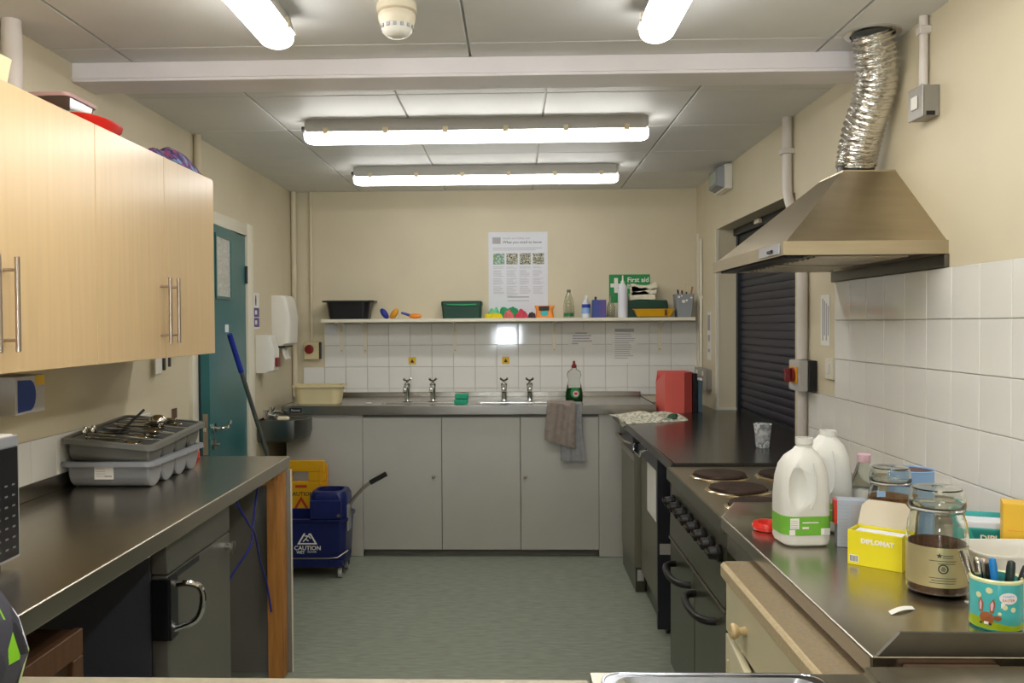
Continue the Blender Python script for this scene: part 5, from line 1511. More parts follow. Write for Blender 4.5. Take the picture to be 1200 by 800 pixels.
# ================================================================== ON THE SINK TOP
for i, lab in enumerate(('green scouring sponge lying on the sink edge', 'green scouring sponge on top of another sponge')):
    solo('sponge', MB().box(-0.378 + 0.004 * i, -0.292 + 0.003 * i, 5.315, 5.36 , 0.9495 + 0.034 * i, 0.982 + 0.034 * i, 0.006), 'green_sp', lab, 'sponge')
wl_ = thing('washing_up_liquid', 'green washing-up liquid bottle with red cap on the sink', 'bottle', (0.378, 5.47, 0.949))
def ov(z, w, d):
    return [(0.378 + w * math.cos(2 * math.pi * k / 24), 5.47 + d * math.sin(2 * math.pi * k / 24), 0.949 + z) for k in range(24)]
part('bottle', MB().loft([ov(0.001, 0.050, 0.028), ov(0.006, 0.055, 0.032), ov(0.05, 0.056, 0.032), ov(0.105, 0.046, 0.028), ov(0.14, 0.036, 0.025), ov(0.175, 0.046, 0.028), ov(0.195, 0.040, 0.025), ov(0.212, 0.016, 0.014), ov(0.222, 0.014, 0.013)]), 'pet', wl_)
part('liquid', MB().loft([ov(0.004, 0.050, 0.028), ov(0.05, 0.0525, 0.029), ov(0.092, 0.0455, 0.0265)]), 'liquid', wl_)
part('label', flat(disc(0.030, 24, 0, 0, 0.034), ROT_BACK, (0.382, 5.4375, 1.012), 0.0008), 'green_sign', wl_)
part('label_mark', flat(disc(0.019, 20), ROT_BACK, (0.386, 5.4366, 1.006), 0.0008), 'pink', wl_)
part('label_mark', flat(disc(0.011, 16, 0, 0, 0.008), ROT_BACK, (0.386, 5.4357, 1.006), 0.0008), 'red', wl_)
part('cap', MB().lathe([(0.016, 0.218), (0.016, 0.236), (0.009, 0.242), (0.007, 0.262), (0.004, 0.264)], 0.378, 5.47, 0.949, 16), 'red_dk', wl_)
# towels over the sink edge
def towel(name, label, x0, x1, ztop, zbot, yoff, material, slant=0.0, seed=0, back=0.10):
    rq = random.Random(seed)
    p = [rq.uniform(0, 6) for _ in range(4)]
    L = back + (ztop - zbot)
    def f(u, v):
        s = v * (L + slant * u)
        wob = 0.006 * math.sin(9 * u + p[0]) * min(1, v * 2) + 0.003 * math.sin(21 * u + p[1] + 3 * v)
        xx = x0 + (x1 - x0) * u + 0.006 * math.sin(5 * v + p[2]) + (0.5 - u) * 0.03 * (1 - v)
        if s < back:
            return (xx, SY - 0.006 + (back - s), ztop + 0.004)
        return (xx, SY - 0.010 - yoff - abs(wob) - 0.004, ztop + 0.004 - (s - back))
    mb = MB().grid(f, 20, 26)
    mb.bm.normal_update()
    bmesh.ops.solidify(mb.bm, geom=mb.bm.faces[:], thickness=0.004)
    return solo(name, mb, material, label, 'towel', smooth=70)
towel('hand_towel', 'grey towel hanging behind the taupe towel on the sink edge', 0.275, 0.425, 0.952, 0.600, 0.0, 'towel2', 0.0, 4)
towel('hand_towel', 'taupe towel draped over the sink edge on top of the grey one', 0.185, 0.375, 0.960, 0.735, 0.018, 'towel', 0.055, 2)

# ================================================================== ON THE BLACK WORKTOP
ZB = 0.9055
ch = thing('magazine_holder', 'open coral red plastic holder on the black worktop', 'holder', (0.97, 5.3, ZB))
cm = MB()
def wallp(a, b, z1a, z1b, t=0.004):
    a, b = Vector(a + (0,)), Vector(b + (0,))
    d = (b - a).normalized()
    nrm = Vector((-d.y, d.x, 0)) * t
    cm.loft([[tuple(p + Vector((0, 0, ZB))) for p in (a, b, b + nrm, a + nrm)],
             [(a.x, a.y, z1a), (b.x, b.y, z1b), ((b + nrm).x, (b + nrm).y, z1b), ((a + nrm).x, (a + nrm).y, z1a)]])
wallp((0.905, 5.19), (1.02, 5.19), 1.150, 1.150)
wallp((1.02, 5.19), (1.075, 5.235), 1.150, 1.152)
wallp((1.075, 5.235), (1.075, 5.42), 1.152, 1.150)
wallp((1.075, 5.42), (0.90, 5.44), 1.150, 1.150)
wallp((0.884, 5.40), (0.905, 5.19), 1.085, 1.150)
wallp((0.90, 5.44), (0.884, 5.40), 1.150, 1.085)
cm.prism([(0.905, 5.195), (1.02, 5.195), (1.072, 5.235), (1.072, 5.418), (0.90, 5.436), (0.888, 5.40)], 'z', ZB, ZB + 0.004)
part('shell', cm, 'coral', ch, smooth=0)
part('dark_file', MB().box(1.078, 1.10, 5.20, 5.44, ZB, 1.145, 0.002, 1), 'black', ch)
M['tinblue'] = mat('slate_blue_plastic', '56707c', 0.4)
solo('slate_file', MB().box(1.108, 1.135, 5.22, 5.46, ZB, 1.10, 0.003, 1), 'tinblue', 'slate blue box file beside the coral holder', 'file')
def tt(u, v):
    x = 0.600 + 0.36 * u + 0.02 * math.sin(4 * v) - 0.03 * v * (1 - u)
    y = 4.64 + 0.50 * v + 0.10 * u * (1 - v) + 0.04 * u
    e = (max(0, math.sin(math.pi * min(1, u * 1.02 + 0.0)) * math.sin(math.pi * v))) ** 0.4
    h = 0.018 + 0.010 * math.sin(13 * u + 4 * v) + 0.007 * math.sin(23 * v + 9 * u)
    return (x, y, ZB + 0.001 + abs(h) * e)
tw = MB().grid(tt, 26, 20)
tw.grid(lambda u, v: (tt(u, v)[0], tt(u, v)[1], ZB + 0.0006), 26, 20)
bmesh.ops.remove_doubles(tw.bm, verts=tw.bm.verts[:], dist=0.0008)
def hang(u, v):
    y = 4.72 + 0.34 * u
    return (0.602 - 0.006 * math.sin(math.pi * min(1, v * 1.5)) - 0.004 * abs(math.sin(9 * u)), y, ZB + 0.012 - (0.030 + 0.018 * math.sin(5 * u)) * v)
tw.grid(hang, 14, 8, 0.003)
twl = thing('tea_towel', 'speckled tea towel crumpled on the black worktop corner', 'tea towel', (0.78, 4.9, ZB))
part('cloth', tw, 'teatowel', twl, smooth=70)
part('green_stripe', MB().grid(lambda u, v: (0.84 + 0.07 * u + 0.05 * v, 4.80 + 0.20 * v + 0.03 * u, ZB + 0.010 + (0.016) * (math.sin(math.pi * u) * math.sin(math.pi * v)) ** 0.5), 8, 10), 'teatowel_g', twl, smooth=70)
cu = MB().lathe([(0.026, 0.0), (0.028, 0.004), (0.0375, 0.098), (0.040, 0.101), (0.0385, 0.104), (0.0355, 0.100), (0.026, 0.006)], 1.078, 3.76, ZB, 28)
cup = thing('paper_cup', 'grey printed paper cup on the black worktop', 'cup', (1.078, 3.76, ZB))
part('cup', cu, 'cupprint', cup)

# ================================================================== RIGHT WALL FITTINGS
sk = thing('steel_socket', 'steel double switched socket by the hatch reveal', 'socket', (XR, 5.68, 1.02))
part('back_box', MB().box(XR - 0.032, XR - 0.001, 5.52, 5.86, 1.02, 1.15, 0.003), 'steelbox', sk)
part('plate', MB().box(XR - 0.037, XR - 0.0325, 5.515, 5.865, 1.015, 1.155, 0.002, 1), 'steel', sk)
for y in (5.60, 5.78):
    part('rocker', MB().box(XR - 0.043, XR - 0.0375, y - 0.015, y + 0.015, 1.105, 1.135, 0.002, 1), 'plastic_w', sk)
plg = MB().box(XR - 0.085, XR - 0.0375, 5.62, 5.67, 1.04, 1.09, 0.006)
part('plug', plg, 'plastic_w', sk)
part('plug', MB().box(XR - 0.085, XR - 0.0375, 5.76, 5.81, 1.04, 1.09, 0.006), 'black', sk)
sg = thing('wall_strip', 'narrow grey printed strip on the wall beside the hatch', 'sign', (XR, 5.58, 1.2))
part('sheet', MB().box(XR - 0.002, XR - 0.0005, 5.54, 5.64, 1.21, 1.52), 'plastic_w', sg)
part('print', MB().box(XR - 0.003, XR - 0.002, 5.555, 5.625, 1.40, 1.50).box(XR - 0.003, XR - 0.002, 5.56, 5.62, 1.33, 1.37).box(XR - 0.003, XR - 0.002, 5.56, 5.62, 1.26, 1.28), 'ink_g', sg)
iso = thing('rotary_isolator', 'grey wall isolator with amber plate and red knob', 'switch', (XR, 3.68, 1.16))
part('back_case', MB().box(XR - 0.038, XR - 0.001, 3.605, 3.745, 1.160, 1.290, 0.004), 'black', iso)
part('front_case', MB().box(XR - 0.075, XR - 0.0385, 3.605, 3.745, 1.160, 1.290, 0.006), 'isol', iso)
part('amber_plate', MB().box(XR - 0.0785, XR - 0.0755, 3.625, 3.725, 1.192, 1.262, 0.001, 1), 'amber', iso)
kk = MB().cyl((XR - 0.0785, 3.675, 1.227), (XR - 0.088, 3.675, 1.227), 0.030, seg=24)
kk.box(XR - 0.115, XR - 0.088, 3.667, 3.683, 1.199, 1.255, 0.003)
part('red_knob', kk, 'red_dk', iso)
so = thing('fused_spur', 'white plastic switch plate on the wall next to the isolator', 'socket', (XR, 3.45, 1.22))
part('plate', MB().box(XR - 0.012, XR - 0.001, 3.405, 3.49, 1.222, 1.305, 0.003), 'white', so)
part('rocker', MB().box(XR - 0.016, XR - 0.0122, 3.435, 3.46, 1.245, 1.285, 0.002, 1), 'plastic_w', so)
nt_ = thing('wall_notice', 'narrow paper notice with grey print beside the shutter', 'notice', (XR, 3.51, 1.36))
part('sheet', MB().box(XR - 0.002, XR - 0.0005, 3.465, 3.565, 1.355, 1.56), 'paper', nt_)
ln = MB()
for k in range(4):
    ln.box(XR - 0.0028, XR - 0.002, 3.535 - k * 0.02, 3.545 - k * 0.02, 1.375 + 0.02 * (k % 2), 1.545 - 0.01 * k)
part('printed_lines', ln, 'ink_g', nt_)
sw = thing('metal_switch', 'grey metalclad switch box high on the cream wall', 'switch', (XR, 2.63, 2.05))
part('box', MB().box(XR - 0.047, XR - 0.001, 2.585, 2.675, 2.058, 2.150, 0.003), 'steelbox', sw)
part('front_plate', MB().box(XR - 0.052, XR - 0.0475, 2.583, 2.677, 2.056, 2.152, 0.002, 1), 'steelbox', sw)
part('rocker', MB().box(XR - 0.057, XR - 0.0522, 2.612, 2.65, 2.085, 2.125, 0.002, 1), 'plastic_w', sw)
part('knockout', MB().box(XR - 0.040, XR - 0.015, 2.5835, 2.5849, 2.060, 2.072), 'black', sw)
M['mintgrey'] = mat('pale_green_lens', 'a9b5a6', 0.3)
ex = thing('emergency_light', 'small white emergency light unit at the ceiling edge', 'emergency light', (XR, 5.12, 2.22))
part('base', MB().box(XR - 0.045, XR - 0.001, 4.99, 5.25, 2.222, 2.366, 0.004), 'plastic_w', ex)
part('lens', MB().loft([[(XR - 0.0455, 5.0, 2.23), (XR - 0.0455, 5.24, 2.23), (XR - 0.0455, 5.24, 2.358), (XR - 0.0455, 5.0, 2.358)], [(XR - 0.085, 5.02, 2.245), (XR - 0.085, 5.22, 2.245), (XR - 0.085, 5.22, 2.343), (XR - 0.085, 5.02, 2.343)]]), 'tray_l', ex)
part('green_panel', MB().box(XR - 0.088, XR - 0.0855, 5.04, 5.20, 2.26, 2.33), 'mintgrey', ex)

# ================================================================== ON THE RIGHT STEEL WORKTOP
Z9 = ZW + 0.0005
def bool_cut(ob, cutter_mb):
    co = bpy.data.objects.new('cutter', mesh_from(cutter_mb, 'cutter', 'milk'))
    COL.objects.link(co)
    co.parent = ob
    md = ob.modifiers.new('cut', 'BOOLEAN')
    md.operation = 'DIFFERENCE'
    md.object = co
    md.solver = 'EXACT'
    dg = bpy.context.evaluated_depsgraph_get()
    me = bpy.data.meshes.new_from_object(ob.evaluated_get(dg))
    ob.modifiers.clear()
    old = ob.data
    ob.data = me
    bpy.data.objects.remove(co)
    for p in me.polygons:
        p.use_smooth = True
    me.set_sharp_from_angle(angle=R(40))
def milk(label, x, y, rz, s=1.0):
    t = thing('milk_bottle', label, 'milk bottle', (x, y, Z9), (0, 0, rz))
    H = 0.262 * s
    w, d = 0.124 * s, 0.108 * s
    pr_ = [(0.0, 0.80, 0.020), (0.006, 0.93, 0.028), (0.016, 0.99, 0.032), (0.075, 0.99, 0.032), (0.08, 1.0, 0.032), (0.12, 1.0, 0.034), (0.165, 0.95, 0.034), (0.195, 0.86, 0.034), (0.217, 0.68, 0.030), (0.232, 0.42, 0.022), (0.240, 0.33, 0.02)]
    rg = [rr(0 + (1 - k) * 0.010, 0, w * k, d * k, r * s, z * s, 6) for z, k, r in pr_]
    bd = part('bottle', MB().loft(rg), 'milk', t, world=False, smooth=50)
    bool_cut(bd, MB().sphere((-0.029 * s, -0.066 * s, 0.152 * s), 0.027 * s, 0.030 * s, 0.064 * s, 32, 24))
    part('neck', MB().lathe([(0.0195, 0.238), (0.0195, 0.245), (0.0215, 0.247), (0.0215, 0.262), (0.017, 0.262), (0.016, 0.240)], 0.0085, 0, 0, 24), 'milk', t, world=False)
    ribs = MB().tube([(0.012 * s, -0.048 * s, 0.205 * s), (0.016 * s, -0.0545 * s, 0.16 * s), (0.014 * s, -0.0555 * s, 0.12 * s), (0.002 * s, -0.0555 * s, 0.095 * s)], 0.0022, 6, smooth=3)
    part('handle_ridge', ribs, 'milk', t, world=False)
    lb = MB().loft([rr(0, 0, w * 0.996 + 0.0012, d * 0.996 + 0.0012, 0.033 * s, z * s, 6) for z in (0.030, 0.076)], False, False)
    lo = part('label', lb, 'green_lab', t, world=False, smooth=50)
    yf = -d / 2 - 0.0012
    pn = MB().box(-0.048, -0.026, yf, yf + 0.0006, 0.046, 0.072).box(-0.050, -0.036, yf, yf + 0.0006, 0.031, 0.044)
    pn.box(0.028, 0.050, yf + 0.0003, yf + 0.0009, 0.031, 0.047).box(-0.018, -0.002, yf, yf + 0.0006, 0.046, 0.051).box(-0.018, 0.022, yf, yf + 0.0006, 0.060, 0.0625)
    part('label_panel', pn, 'paper', lo, world=False)
    pn = MB()
    for k in range(5):
        pn.box(0.037 + k * 0.0026, 0.0383 + k * 0.0026, yf - 0.0003, yf + 0.0002, 0.032, 0.046)
    for k in range(4):
        pn.box(-0.046, -0.030, yf - 0.0005, yf - 0.0001, 0.049 + k * 0.0055, 0.0503 + k * 0.0055)
    part('label_print', pn, 'ink_g', lo, world=False)
    return t
milk('milk bottle with green label in front of the other milk bottle', 0.712, 2.155, R(4))
milk('milk bottle standing behind the front milk bottle by the wall', 0.822, 2.300, R(-10), 1.04)
rg_ = MB().lathe([(0.024, 0.0), (0.036, 0.001), (0.040, 0.010), (0.036, 0.021), (0.026, 0.0215), (0.022, 0.012)], 0.668, 2.285, Z9, 28, False, False)
v0 = None
bmesh.ops.remove_doubles(rg_.bm, verts=rg_.bm.verts[:], dist=0.00001)
rg_.lathe([(0.0235, 0.0), (0.0222, 0.012)], 0.668, 2.285, Z9, 28, False, False)
solo('red_ring', rg_, 'red', 'red plastic ring lying by the milk bottle', 'ring')

pb_ = thing('sauce_bottle', 'clear bottle with pink cap and purple label by the tiles', 'bottle', (0.930, 2.31, Z9))
part('bottle', MB().lathe([(0.027, 0.0), (0.031, 0.005), (0.031, 0.115), (0.028, 0.135), (0.016, 0.175), (0.0135, 0.185), (0.0115, 0.185), (0.014, 0.172), (0.0258, 0.133), (0.0288, 0.114), (0.0288, 0.006)], 0.930, 2.31, Z9, 24), 'pet', pb_)
part('contents', MB().lathe([(0.0275, 0.008), (0.0275, 0.10), (0.001, 0.10)], 0.930, 2.31, Z9, 20), 'paper_b', pb_)
part('label', MB().lathe([(0.0313, 0.062), (0.0316, 0.063), (0.0316, 0.105), (0.0313, 0.106)], 0.930, 2.31, Z9, 24, False, False), 'paper', pb_)
part('label_band', MB().lathe([(0.0318, 0.064), (0.032, 0.065), (0.032, 0.075), (0.0318, 0.076)], 0.930, 2.31, Z9, 24, False, False), 'purple', pb_)
part('cap', MB().lathe([(0.0165, 0.176), (0.0175, 0.178), (0.0175, 0.196), (0.015, 0.198)], 0.930, 2.31, Z9, 20), 'pink', pb_)

gc = thing('grey_carton', 'small grey-blue carton between milk bottle and yellow box', 'carton', (0.824, 2.125, Z9), (0, 0, R(-12)))
part('carton', MB().box(-0.034, 0.034, -0.022, 0.022, 0, 0.115, 0.001, 1), 'bliser', gc, world=False)
pl_ = MB()
for k in range(12):
    pl_.box(-0.032, -0.010, -0.0226, -0.0221, 0.008 + k * 0.0085, 0.0105 + k * 0.0085)
pl_.box(-0.004, 0.028, -0.0226, -0.0221, 0.05, 0.105)
part('panel_print', pl_, 'ink_g', gc, world=False)
part('red_edge', MB().box(-0.0405, -0.0343, -0.018, 0.018, 0.055, 0.113), 'red', gc, world=False)
part('white_corner', MB().box(0.022, 0.0335, -0.0228, -0.0221, 0.002, 0.03), 'paper', gc, world=False)

def jar(name, label, x, y, s, contents, fill, band=True):
    t = thing(name, label, 'jar', (x, y, Z9))
    r = 0.052 * s
    o = [(r * 0.90, 0.0), (r, 0.008 * s), (r, 0.112 * s), (r * 0.96, 0.130 * s), (r * 0.88, 0.143 * s), (r * 0.86, 0.150 * s), (r * 0.92, 0.154 * s)]
    i_ = [(r * 0.88, 0.154 * s), (r * 0.82, 0.149 * s), (r * 0.84, 0.142 * s), (r * 0.92, 0.129 * s), (r * 0.955, 0.112 * s), (r * 0.965, 0.008 * s), (r * 0.9, 0.003 * s)]
    part('glass', MB().lathe(o + i_, x, y, Z9, 36), 'glass', t, smooth=60)
    part('contents', MB().lathe([(r * 0.86, 0.0036 * s), (r * 0.950, 0.0085 * s), (r * 0.948, fill * s), (r * 0.5, fill * s + 0.004), (0.001, fill * s + 0.006)], x, y, Z9, 32), contents, t)
    ld_ = part('lid', MB().lathe([(r * 0.80, 0.1550 * s), (r * 0.90, 0.1555 * s), (r * 0.93, 0.160 * s), (r * 0.92, 0.172 * s), (r * 0.86, 0.180 * s), (r * 0.84, 0.188 * s), (r * 0.80, 0.193 * s), (r * 0.2, 0.195 * s), (r * 0.2, 0.192 * s), (r * 0.78, 0.190 * s), (r * 0.81, 0.186 * s), (r * 0.83, 0.179 * s), (r * 0.88, 0.171 * s), (r * 0.88, 0.162 * s), (r * 0.78, 0.158 * s)], x, y, Z9, 36), 'glass', t, smooth=60)
    return t, r
j1, r1 = jar('biscuit_jar', 'glass jar of brown biscuits behind the open yellow box', 0.922, 2.13, 1.0, 'biscuit', 0.122)
part('blue_tab', MB().box(0.870, 0.890, 2.082, 2.084, Z9 + 0.128, Z9 + 0.142), 'pvcblue', j1)
j2, r2 = jar('coffee_jar', 'big glass coffee jar with gold label beside the patterned mug', 0.858, 1.765, 1.10, 'brown', 0.094)
part('label', MB().lathe([(r2 * 1.002, 0.022), (r2 * 1.007, 0.023), (r2 * 1.007, 0.100), (r2 * 1.002, 0.101)], 0.858, 1.765, Z9, 40, False, False), 'coffee_lab', j2)
def wrap(x, y, R0, th0):
    def f(u, v, w):
        a = th0 + u / R0
        return Vector(((R0 + w) * math.cos(a), (R0 + w) * math.sin(a), v))
    return f
def wrapped(mb2d, R0, cx, cy, th0, zc):
    for v in mb2d.bm.verts:
        a = th0 + v.co.x / R0
        rr_ = R0 + v.co.z
        v.co = Vector((cx + rr_ * math.cos(a), cy + rr_ * math.sin(a), zc + v.co.y))
    return mb2d
TH = math.atan2(-1.765, -0.858)          # direction from the jar to the viewer's side
star = MB()
stp = []
for k in range(10):
    a = R(90 + 36 * k)
    rad = 0.0058 if k % 2 == 0 else 0.0026
    stp.append((rad * math.cos(a), rad * math.sin(a)))
star.prism(stp, 'z', 0, 0.0004)
part('label_star', wrapped(star, r2 * 1.010, 0.858, 1.765, TH - 0.02 + 0.1, Z9 + 0.086), 'ink', j2)
rgm = MB()
od, idd = disc(0.0095, 24), disc(0.0072, 24)
for k in range(24):
    rgm.prism([od[k], od[(k + 1) % 24], idd[(k + 1) % 24], idd[k]], 'z', 0, 0.0004)
rgm.prism(rect(0.009, 0.0018), 'z', 0, 0.0004); rgm.prism(rect(0.006, 0.0015, 0, 0.0032), 'z', 0, 0.0004); rgm.prism(rect(0.007, 0.0015, 0, -0.0032), 'z', 0, 0.0004)
part('label_seal', wrapped(rgm, r2 * 1.010, 0.858, 1.765, TH + 0.2, Z9 + 0.060), 'ink', j2)
ll = MB()
for k, (a, b, z) in enumerate(((-0.006, 0.014, 0.0), (-0.006, 0.014, -0.004), (-0.03, 0.02, -0.011), (-0.014, 0.018, -0.016), (-0.03, 0.02, -0.045), (-0.026, 0.02, -0.050), (-0.03, 0.018, -0.055))):
    n = 8
    for i in range(n):
        u0, u1 = a + (b - a) * i / n, a + (b - a) * (i + 1) / n
        ll.prism([(u0, z), (u1, z), (u1, z + 0.0011), (u0, z + 0.0011)], 'z', 0, 0.0004)
part('label_lines', wrapped(ll, r2 * 1.010, 0.858, 1.765, TH + 0.28, Z9 + 0.086), 'ink', j2, kind='stuff')

tb_ = thing('round_tin', 'open blue tin with dark red inside behind the jars', 'tin', (1.036, 2.27, Z9))
part('tin', MB().lathe([(0.053, 0.0), (0.055, 0.003), (0.055, 0.160), (0.057, 0.163), (0.055, 0.165), (0.053, 0.162), (0.053, 0.004)], 1.036, 2.27, Z9, 32), 'pvcblue', tb_)
part('contents', MB().lathe([(0.0525, 0.006), (0.0525, 0.1605), (0.001, 0.1615)], 1.036, 2.27, Z9, 28), 'choc', tb_)

yb_ = thing('tea_box', 'open bright yellow carton with raised flap', 'carton', (0.822, 1.955, Z9), (0, 0, R(-40)))
W2, D2, H2 = 0.058, 0.034, 0.078
cs = MB()
cs.box(-W2, W2, -D2, -D2 + 0.0015, 0, H2); cs.box(-W2, W2, D2 - 0.0015, D2, 0, H2)
cs.box(-W2, -W2 + 0.0015, -D2 + 0.0015, D2 - 0.0015, 0, H2); cs.box(W2 - 0.0015, W2, -D2 + 0.0015, D2 - 0.0015, 0, H2)
cs.box(-W2 + 0.0015, W2 - 0.0015, -D2 + 0.0015, D2 - 0.0015, 0, 0.0015)
yo = part('carton', cs, 'ybox', yb_, world=False, smooth=0)
part('tea_sachets', MB().box(-W2 + 0.004, W2 - 0.004, -D2 + 0.004, D2 - 0.004, 0.0018, 0.072, 0.003), 'paper_b', yb_, world=False)
fpv = MB().prism([(-W2, 0), (W2, 0), (W2 - 0.004, 0.045), (W2 - 0.018, 0.060), (-W2 + 0.018, 0.060), (-W2 + 0.004, 0.045)], 'z', 0, 0.0012)
fpv.xf(Matrix.Translation((0, D2, H2)) @ Matrix.Rotation(R(72), 4, 'X'))
part('flap', fpv, 'card_in', yo, world=False, smooth=0)
text('DIPLOMAT', 0.0145, (0.005, -D2 - 0.0004, 0.058), ROT_BACK, 'ink_w', yb_, bold=0.0006).location = (0.006, -D2 - 0.0004, 0.056)
bc = MB().box(-W2 + 0.004, -W2 + 0.024, -D2 - 0.0005, -D2, 0.006, 0.022)
bp_ = part('barcode', bc, 'paper', yb_, world=False)
bc = MB()
for k in range(7):
    bc.box(-W2 + 0.0055 + k * 0.0025, -W2 + 0.0067 + k * 0.0025, -D2 - 0.0008, -D2 - 0.0005, 0.0075, 0.0205)
part('bars', bc, 'ink', bp_, world=False)

tl_ = thing('turquoise_box', 'turquoise carton of teabags against the tiles', 'carton', (1.10, 2.02, Z9), (0, 0, R(-18)))
tb2 = MB()
for a in ((-0.06, 0.06, -0.04, -0.0385, 0, 0.075), (-0.06, 0.06, 0.0385, 0.04, 0, 0.098), (-0.06, -0.0585, -0.0385, 0.0385, 0, 0.088), (0.0585, 0.06, -0.0385, 0.0385, 0, 0.088), (-0.0585, 0.0585, -0.0385, 0.0385, 0, 0.0015)):
    tb2.box(*a)
part('carton', tb2, 'teal_p', tl_, world=False, smooth=0)
part('sachets', MB().box(-0.05, 0.05, -0.032, 0.032, 0.002, 0.088, 0.004), 'paper_b', tl_, world=False)
part('print_panel', flat([(-0.03, -0.012), (0.058, -0.012), (0.058, 0.022), (-0.045, 0.022)], ROT_BACK, (0, -0.0401, 0.05)), 'teal_d', tl_, world=False)
text('DIPLOMAT', 0.020, (0, 0, 0), ROT_BACK, 'ink_w', tl_, bold=0.0006).location = (0.024, -0.0408, 0.052)
yc_ = thing('amber_carton', 'amber yellow carton at the wall end of the worktop', 'carton', (1.128, 1.925, Z9), (0, 0, R(-24)))
part('carton', MB().box(-0.045, 0.045, -0.03, 0.03, 0, 0.148, 0.001, 1), 'ycard', yc_, world=False)
yl = MB()
for k in range(6):
    yl.box(-0.036, 0.04, -0.0305, -0.0301, 0.012 + k * 0.007, 0.0135 + k * 0.007)
yl.box(-0.036, 0.04, -0.0305, -0.0301, 0.088, 0.0892)
part('printed_lines', yl, 'orange', yc_, world=False)
wt = thing('white_tub', 'white plastic tub with blue print behind the mug', 'tub', (1.03, 1.80, Z9))
part('tub', MB().loft([rr(1.035, 1.815, 0.15, 0.11, 0.03, Z9), rr(1.035, 1.815, 0.175, 0.135, 0.035, Z9 + 0.070), rr(1.035, 1.815, 0.187, 0.147, 0.038, Z9 + 0.072), rr(1.035, 1.815, 0.187, 0.147, 0.038, Z9 + 0.076), rr(1.035, 1.815, 0.170, 0.130, 0.034, Z9 + 0.076), rr(1.035, 1.815, 0.145, 0.105, 0.03, Z9 + 0.006)]), 'plastic_w', wt)
part('blue_print', flat(rect(0.04, 0.02), (R(84), 0, 0), (1.045, 1.7435, Z9 + 0.05)), 'pvcblue', wt)

# ---- mug with a rabbit print, holding cutlery
MX, MY, MR = 0.866, 1.565, 0.0425
mg = thing('rabbit_mug', 'turquoise mug with brown rabbit print holding teaspoons', 'mug', (MX, MY, Z9))
part('body', MB().lathe([(MR * 0.93, 0.0), (MR, 0.004), (MR, 0.088), (MR - 0.002, 0.0905), (MR - 0.0045, 0.088), (MR - 0.0045, 0.006), (0.001, 0.005)], MX, MY, Z9, 40), 'mug', mg)
part('rim', MB().lathe([(MR + 0.0004, 0.085), (MR + 0.0008, 0.089), (MR - 0.002, 0.0918), (MR - 0.005, 0.089)], MX, MY, Z9, 40, False, False), 'mug_rim', mg)
gp_ = MB()
n = 40
rings = []
gt = [(MR + 0.0005) for _ in range(n)]
gp_.loft([[(MX + (MR + 0.0004) * math.cos(2 * math.pi * k / n), MY + (MR + 0.0004) * math.sin(2 * math.pi * k / n), Z9 + 0.004) for k in range(n)],
          [(MX + (MR + 0.0004) * math.cos(2 * math.pi * k / n), MY + (MR + 0.0004) * math.sin(2 * math.pi * k / n), Z9 + 0.018 + 0.005 * math.sin(4 * math.pi * k / n + 1)) for k in range(n)]], False, False)
part('grass_print', gp_, 'grass', mg)
TM = math.atan2(-MY, -MX)
def decal(name, pts, u, v, material, lift=0.0008):
    mb = MB()
    # fan of thin wedges so that the print can follow the round wall
    c = (sum(p[0] for p in pts) / len(pts), sum(p[1] for p in pts) / len(pts))
    for k in range(len(pts)):
        a, b = pts[k], pts[(k + 1) % len(pts)]
        mb.prism([c, a, b], 'z', 0, 0.0003)
    for w in mb.bm.verts:
        w.co.x += u
        w.co.y += v
        w.co.z += lift
    return part(name, wrapped(mb, MR, MX, MY, TM, Z9), material, mg)
decal('rabbit_head', disc(0.0115, 20, 0, 0, 0.0105), -0.014, 0.024, 'bunny', 0.0010)
decal('rabbit_ear', [(-0.003, -0.012), (0.003, -0.012), (0.0045, 0.004), (0, 0.014), (-0.0045, 0.004)], -0.0235, 0.045, 'bunny', 0.0010)
decal('rabbit_ear', [(-0.003, -0.012), (0.003, -0.012), (0.0055, 0.004), (0.003, 0.014), (-0.003, 0.004)], -0.006, 0.046, 'bunny', 0.0010)
decal('ear_lining', [(-0.0012, -0.008), (0.0012, -0.008), (0.002, 0.003), (0, 0.009), (-0.002, 0.003)], -0.0235, 0.045, 'pink', 0.0016)
decal('ear_lining', [(-0.0012, -0.008), (0.0012, -0.008), (0.003, 0.003), (0.0015, 0.009), (-0.002, 0.003)], -0.006, 0.046, 'pink', 0.0016)
decal('rabbit_teeth', rect(0.007, 0.005), -0.014, 0.0150, 'ink_w', 0.0018)
for du in (-0.009, 0.006):
    decal('rabbit_foot', disc(0.0022, 10), -0.014 + du, 0.0138, 'ink', 0.0018)
decal('rabbit_tail', disc(0.006, 12, 0, 0, 0.0045), 0.003, 0.026, 'bunny', 0.0009)
for u, v, r in ((-0.010, 0.073, 0.0055), (-0.028, 0.062, 0.005), (0.014, 0.046, 0.0045), (0.028, 0.042, 0.0045), (0.006, 0.034, 0.003)):
    decal('yellow_dot', disc(r, 12), u, v, 'mug_rim', 0.0008)
decal('speech_bubble', [(0.010 * math.cos(R(a)) * 1.5, 0.010 * math.sin(R(a))) for a in range(0, 360, 18)], 0.020, 0.062, 'ink_w', 0.0012)
decal('speech_tail', [(-0.004, 0.0), (0.004, 0.0), (-0.004, -0.010)], 0.012, 0.054, 'ink_w', 0.0011)
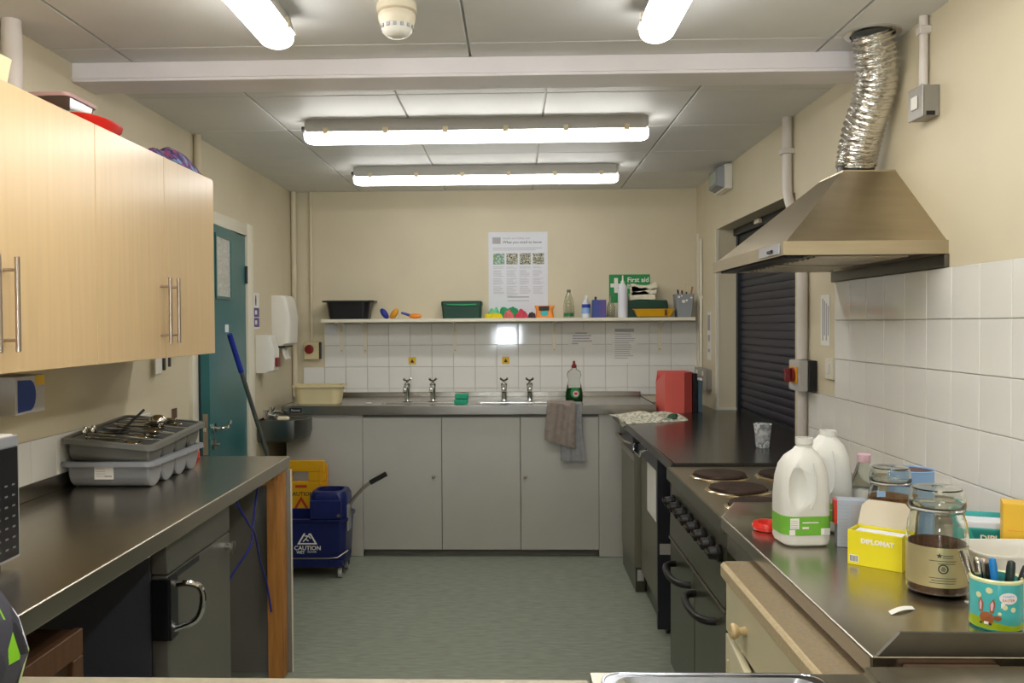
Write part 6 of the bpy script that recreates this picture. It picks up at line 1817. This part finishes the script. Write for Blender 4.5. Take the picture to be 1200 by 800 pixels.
for s_, v in (('HAPPY', 0.0655), ('EASTER', 0.0585)):
    me = text_mesh(s_, 0.0062, extrude=0.0002)
    me.materials.clear()
    me.materials.append(M['pvcblue' if s_ == 'HAPPY' else 'pinkcloth'])
    for q in me.vertices:
        a = TM + (0.020 + q.co.x) / MR
        r_ = MR + 0.0019 + q.co.z
        q.co = Vector((r_ * math.cos(a), r_ * math.sin(a), v + q.co.y))
    o = bpy.data.objects.new('lettering', me)
    COL.objects.link(o)
    o.parent = mg
hdl = MB().tube([(MX + 0.036, MY + 0.016, Z9 + 0.072), (MX + 0.056, MY + 0.026, Z9 + 0.070), (MX + 0.064, MY + 0.030, Z9 + 0.045), (MX + 0.054, MY + 0.025, Z9 + 0.022), (MX + 0.036, MY + 0.016, Z9 + 0.020)], 0.005, 10, smooth=4)
part('handle', hdl, 'mug_rim', mg)
its = [('table_knife', 'flat steel knife leaning out of the rabbit mug', 'knife', (-0.022, 0.0), (-0.052, 0.010), 0.128, 'cutlery', 0.0085),
       ('teaspoon', 'steel teaspoon handle beside the knife in the rabbit mug', 'spoon', (-0.016, -0.006), (-0.030, -0.004), 0.122, 'cutlery', 0.0075),
       ('teaspoon', 'darker steel spoon in the middle of the rabbit mug', 'spoon', (-0.010, 0.006), (-0.020, 0.010), 0.118, 'satin', 0.0085),
       ('pen', 'black rounded pen in the rabbit mug', 'pen', (-0.002, -0.010), (-0.012, -0.010), 0.114, 'black', 0.0055),
       ('pen', 'bright blue pen in the rabbit mug', 'pen', (0.006, -0.014), (-0.006, -0.018), 0.126, 'pvc2', 0.0065),
       ('pen', 'dark green handled utensil in the rabbit mug', 'utensil', (0.014, -0.004), (0.024, -0.006), 0.122, 'ut', 0.0075),
       ('pen', 'grey marker leaning over the mug handle', 'marker', (0.018, 0.008), (0.046, 0.012), 0.112, 'dark', 0.0055)]
M['pvc2'] = mat('bright_blue_plastic', '1f7cc4', 0.3)
M['ut'] = mat('dark_green_handle', '26332f', 0.35)
for nm, lab, cat, a, b, top, c, r in its:
    # along the mug's own left-right as seen from the room
    ux, uy = -math.sin(TM), math.cos(TM)
    vx, vy = math.cos(TM), math.sin(TM)
    def pt(p, z):
        return (MX + ux * p[0] - vx * p[1], MY + uy * p[0] - vy * p[1], Z9 + z)
    p0, p1 = pt(a, 0.010), pt(b, top)
    if nm == 'table_knife':
        mb = MB().tube([p0, p1], [0.004, 0.0095], 6)
    else:
        d = Vector(p1) - Vector(p0)
        mb = MB().tube([p0, tuple(Vector(p0) + d * 0.55), tuple(Vector(p0) + d * 0.9), tuple(Vector(p0) + d * 0.98), p1], [r * 0.7, r, r, r * 0.85, r * 0.4], 10)
    solo(nm, mb, c, lab, cat, smooth=60)
pp = MB().grid(lambda u, v: (0.703 + 0.058 * u + 0.003 * v, 1.618 + 0.030 * u + 0.020 * v, Z9 + 0.0006 + 0.004 * math.sin(math.pi * u)), 6, 2, 0.0006)
solo('paper_slip', pp, 'paper', 'folded white paper slip on the steel worktop before the coffee jar', 'paper')
solo('paper_scrap', MB().box(0.880, 0.900, 1.69, 1.70, Z9, Z9 + 0.001), 'paper', 'tiny white paper scrap between coffee jar and mug', 'paper')
gpk = MB().loft([rr(0.862, 2.065, 0.05, 0.02, 0.004, Z9), rr(0.862, 2.065, 0.055, 0.03, 0.004, Z9 + 0.04), rr(0.862, 2.065, 0.05, 0.008, 0.003, Z9 + 0.085)])
M['grpack'] = patch_mat('green_packet_print', ['4f6a2a', '8fa83a', '2f4a1e', 'c9d060'], 120, 0.4, kind='noise', bump=0)
solo('green_packet', gpk, 'grpack', 'small green packet standing between grey carton and yellow box', 'packet')
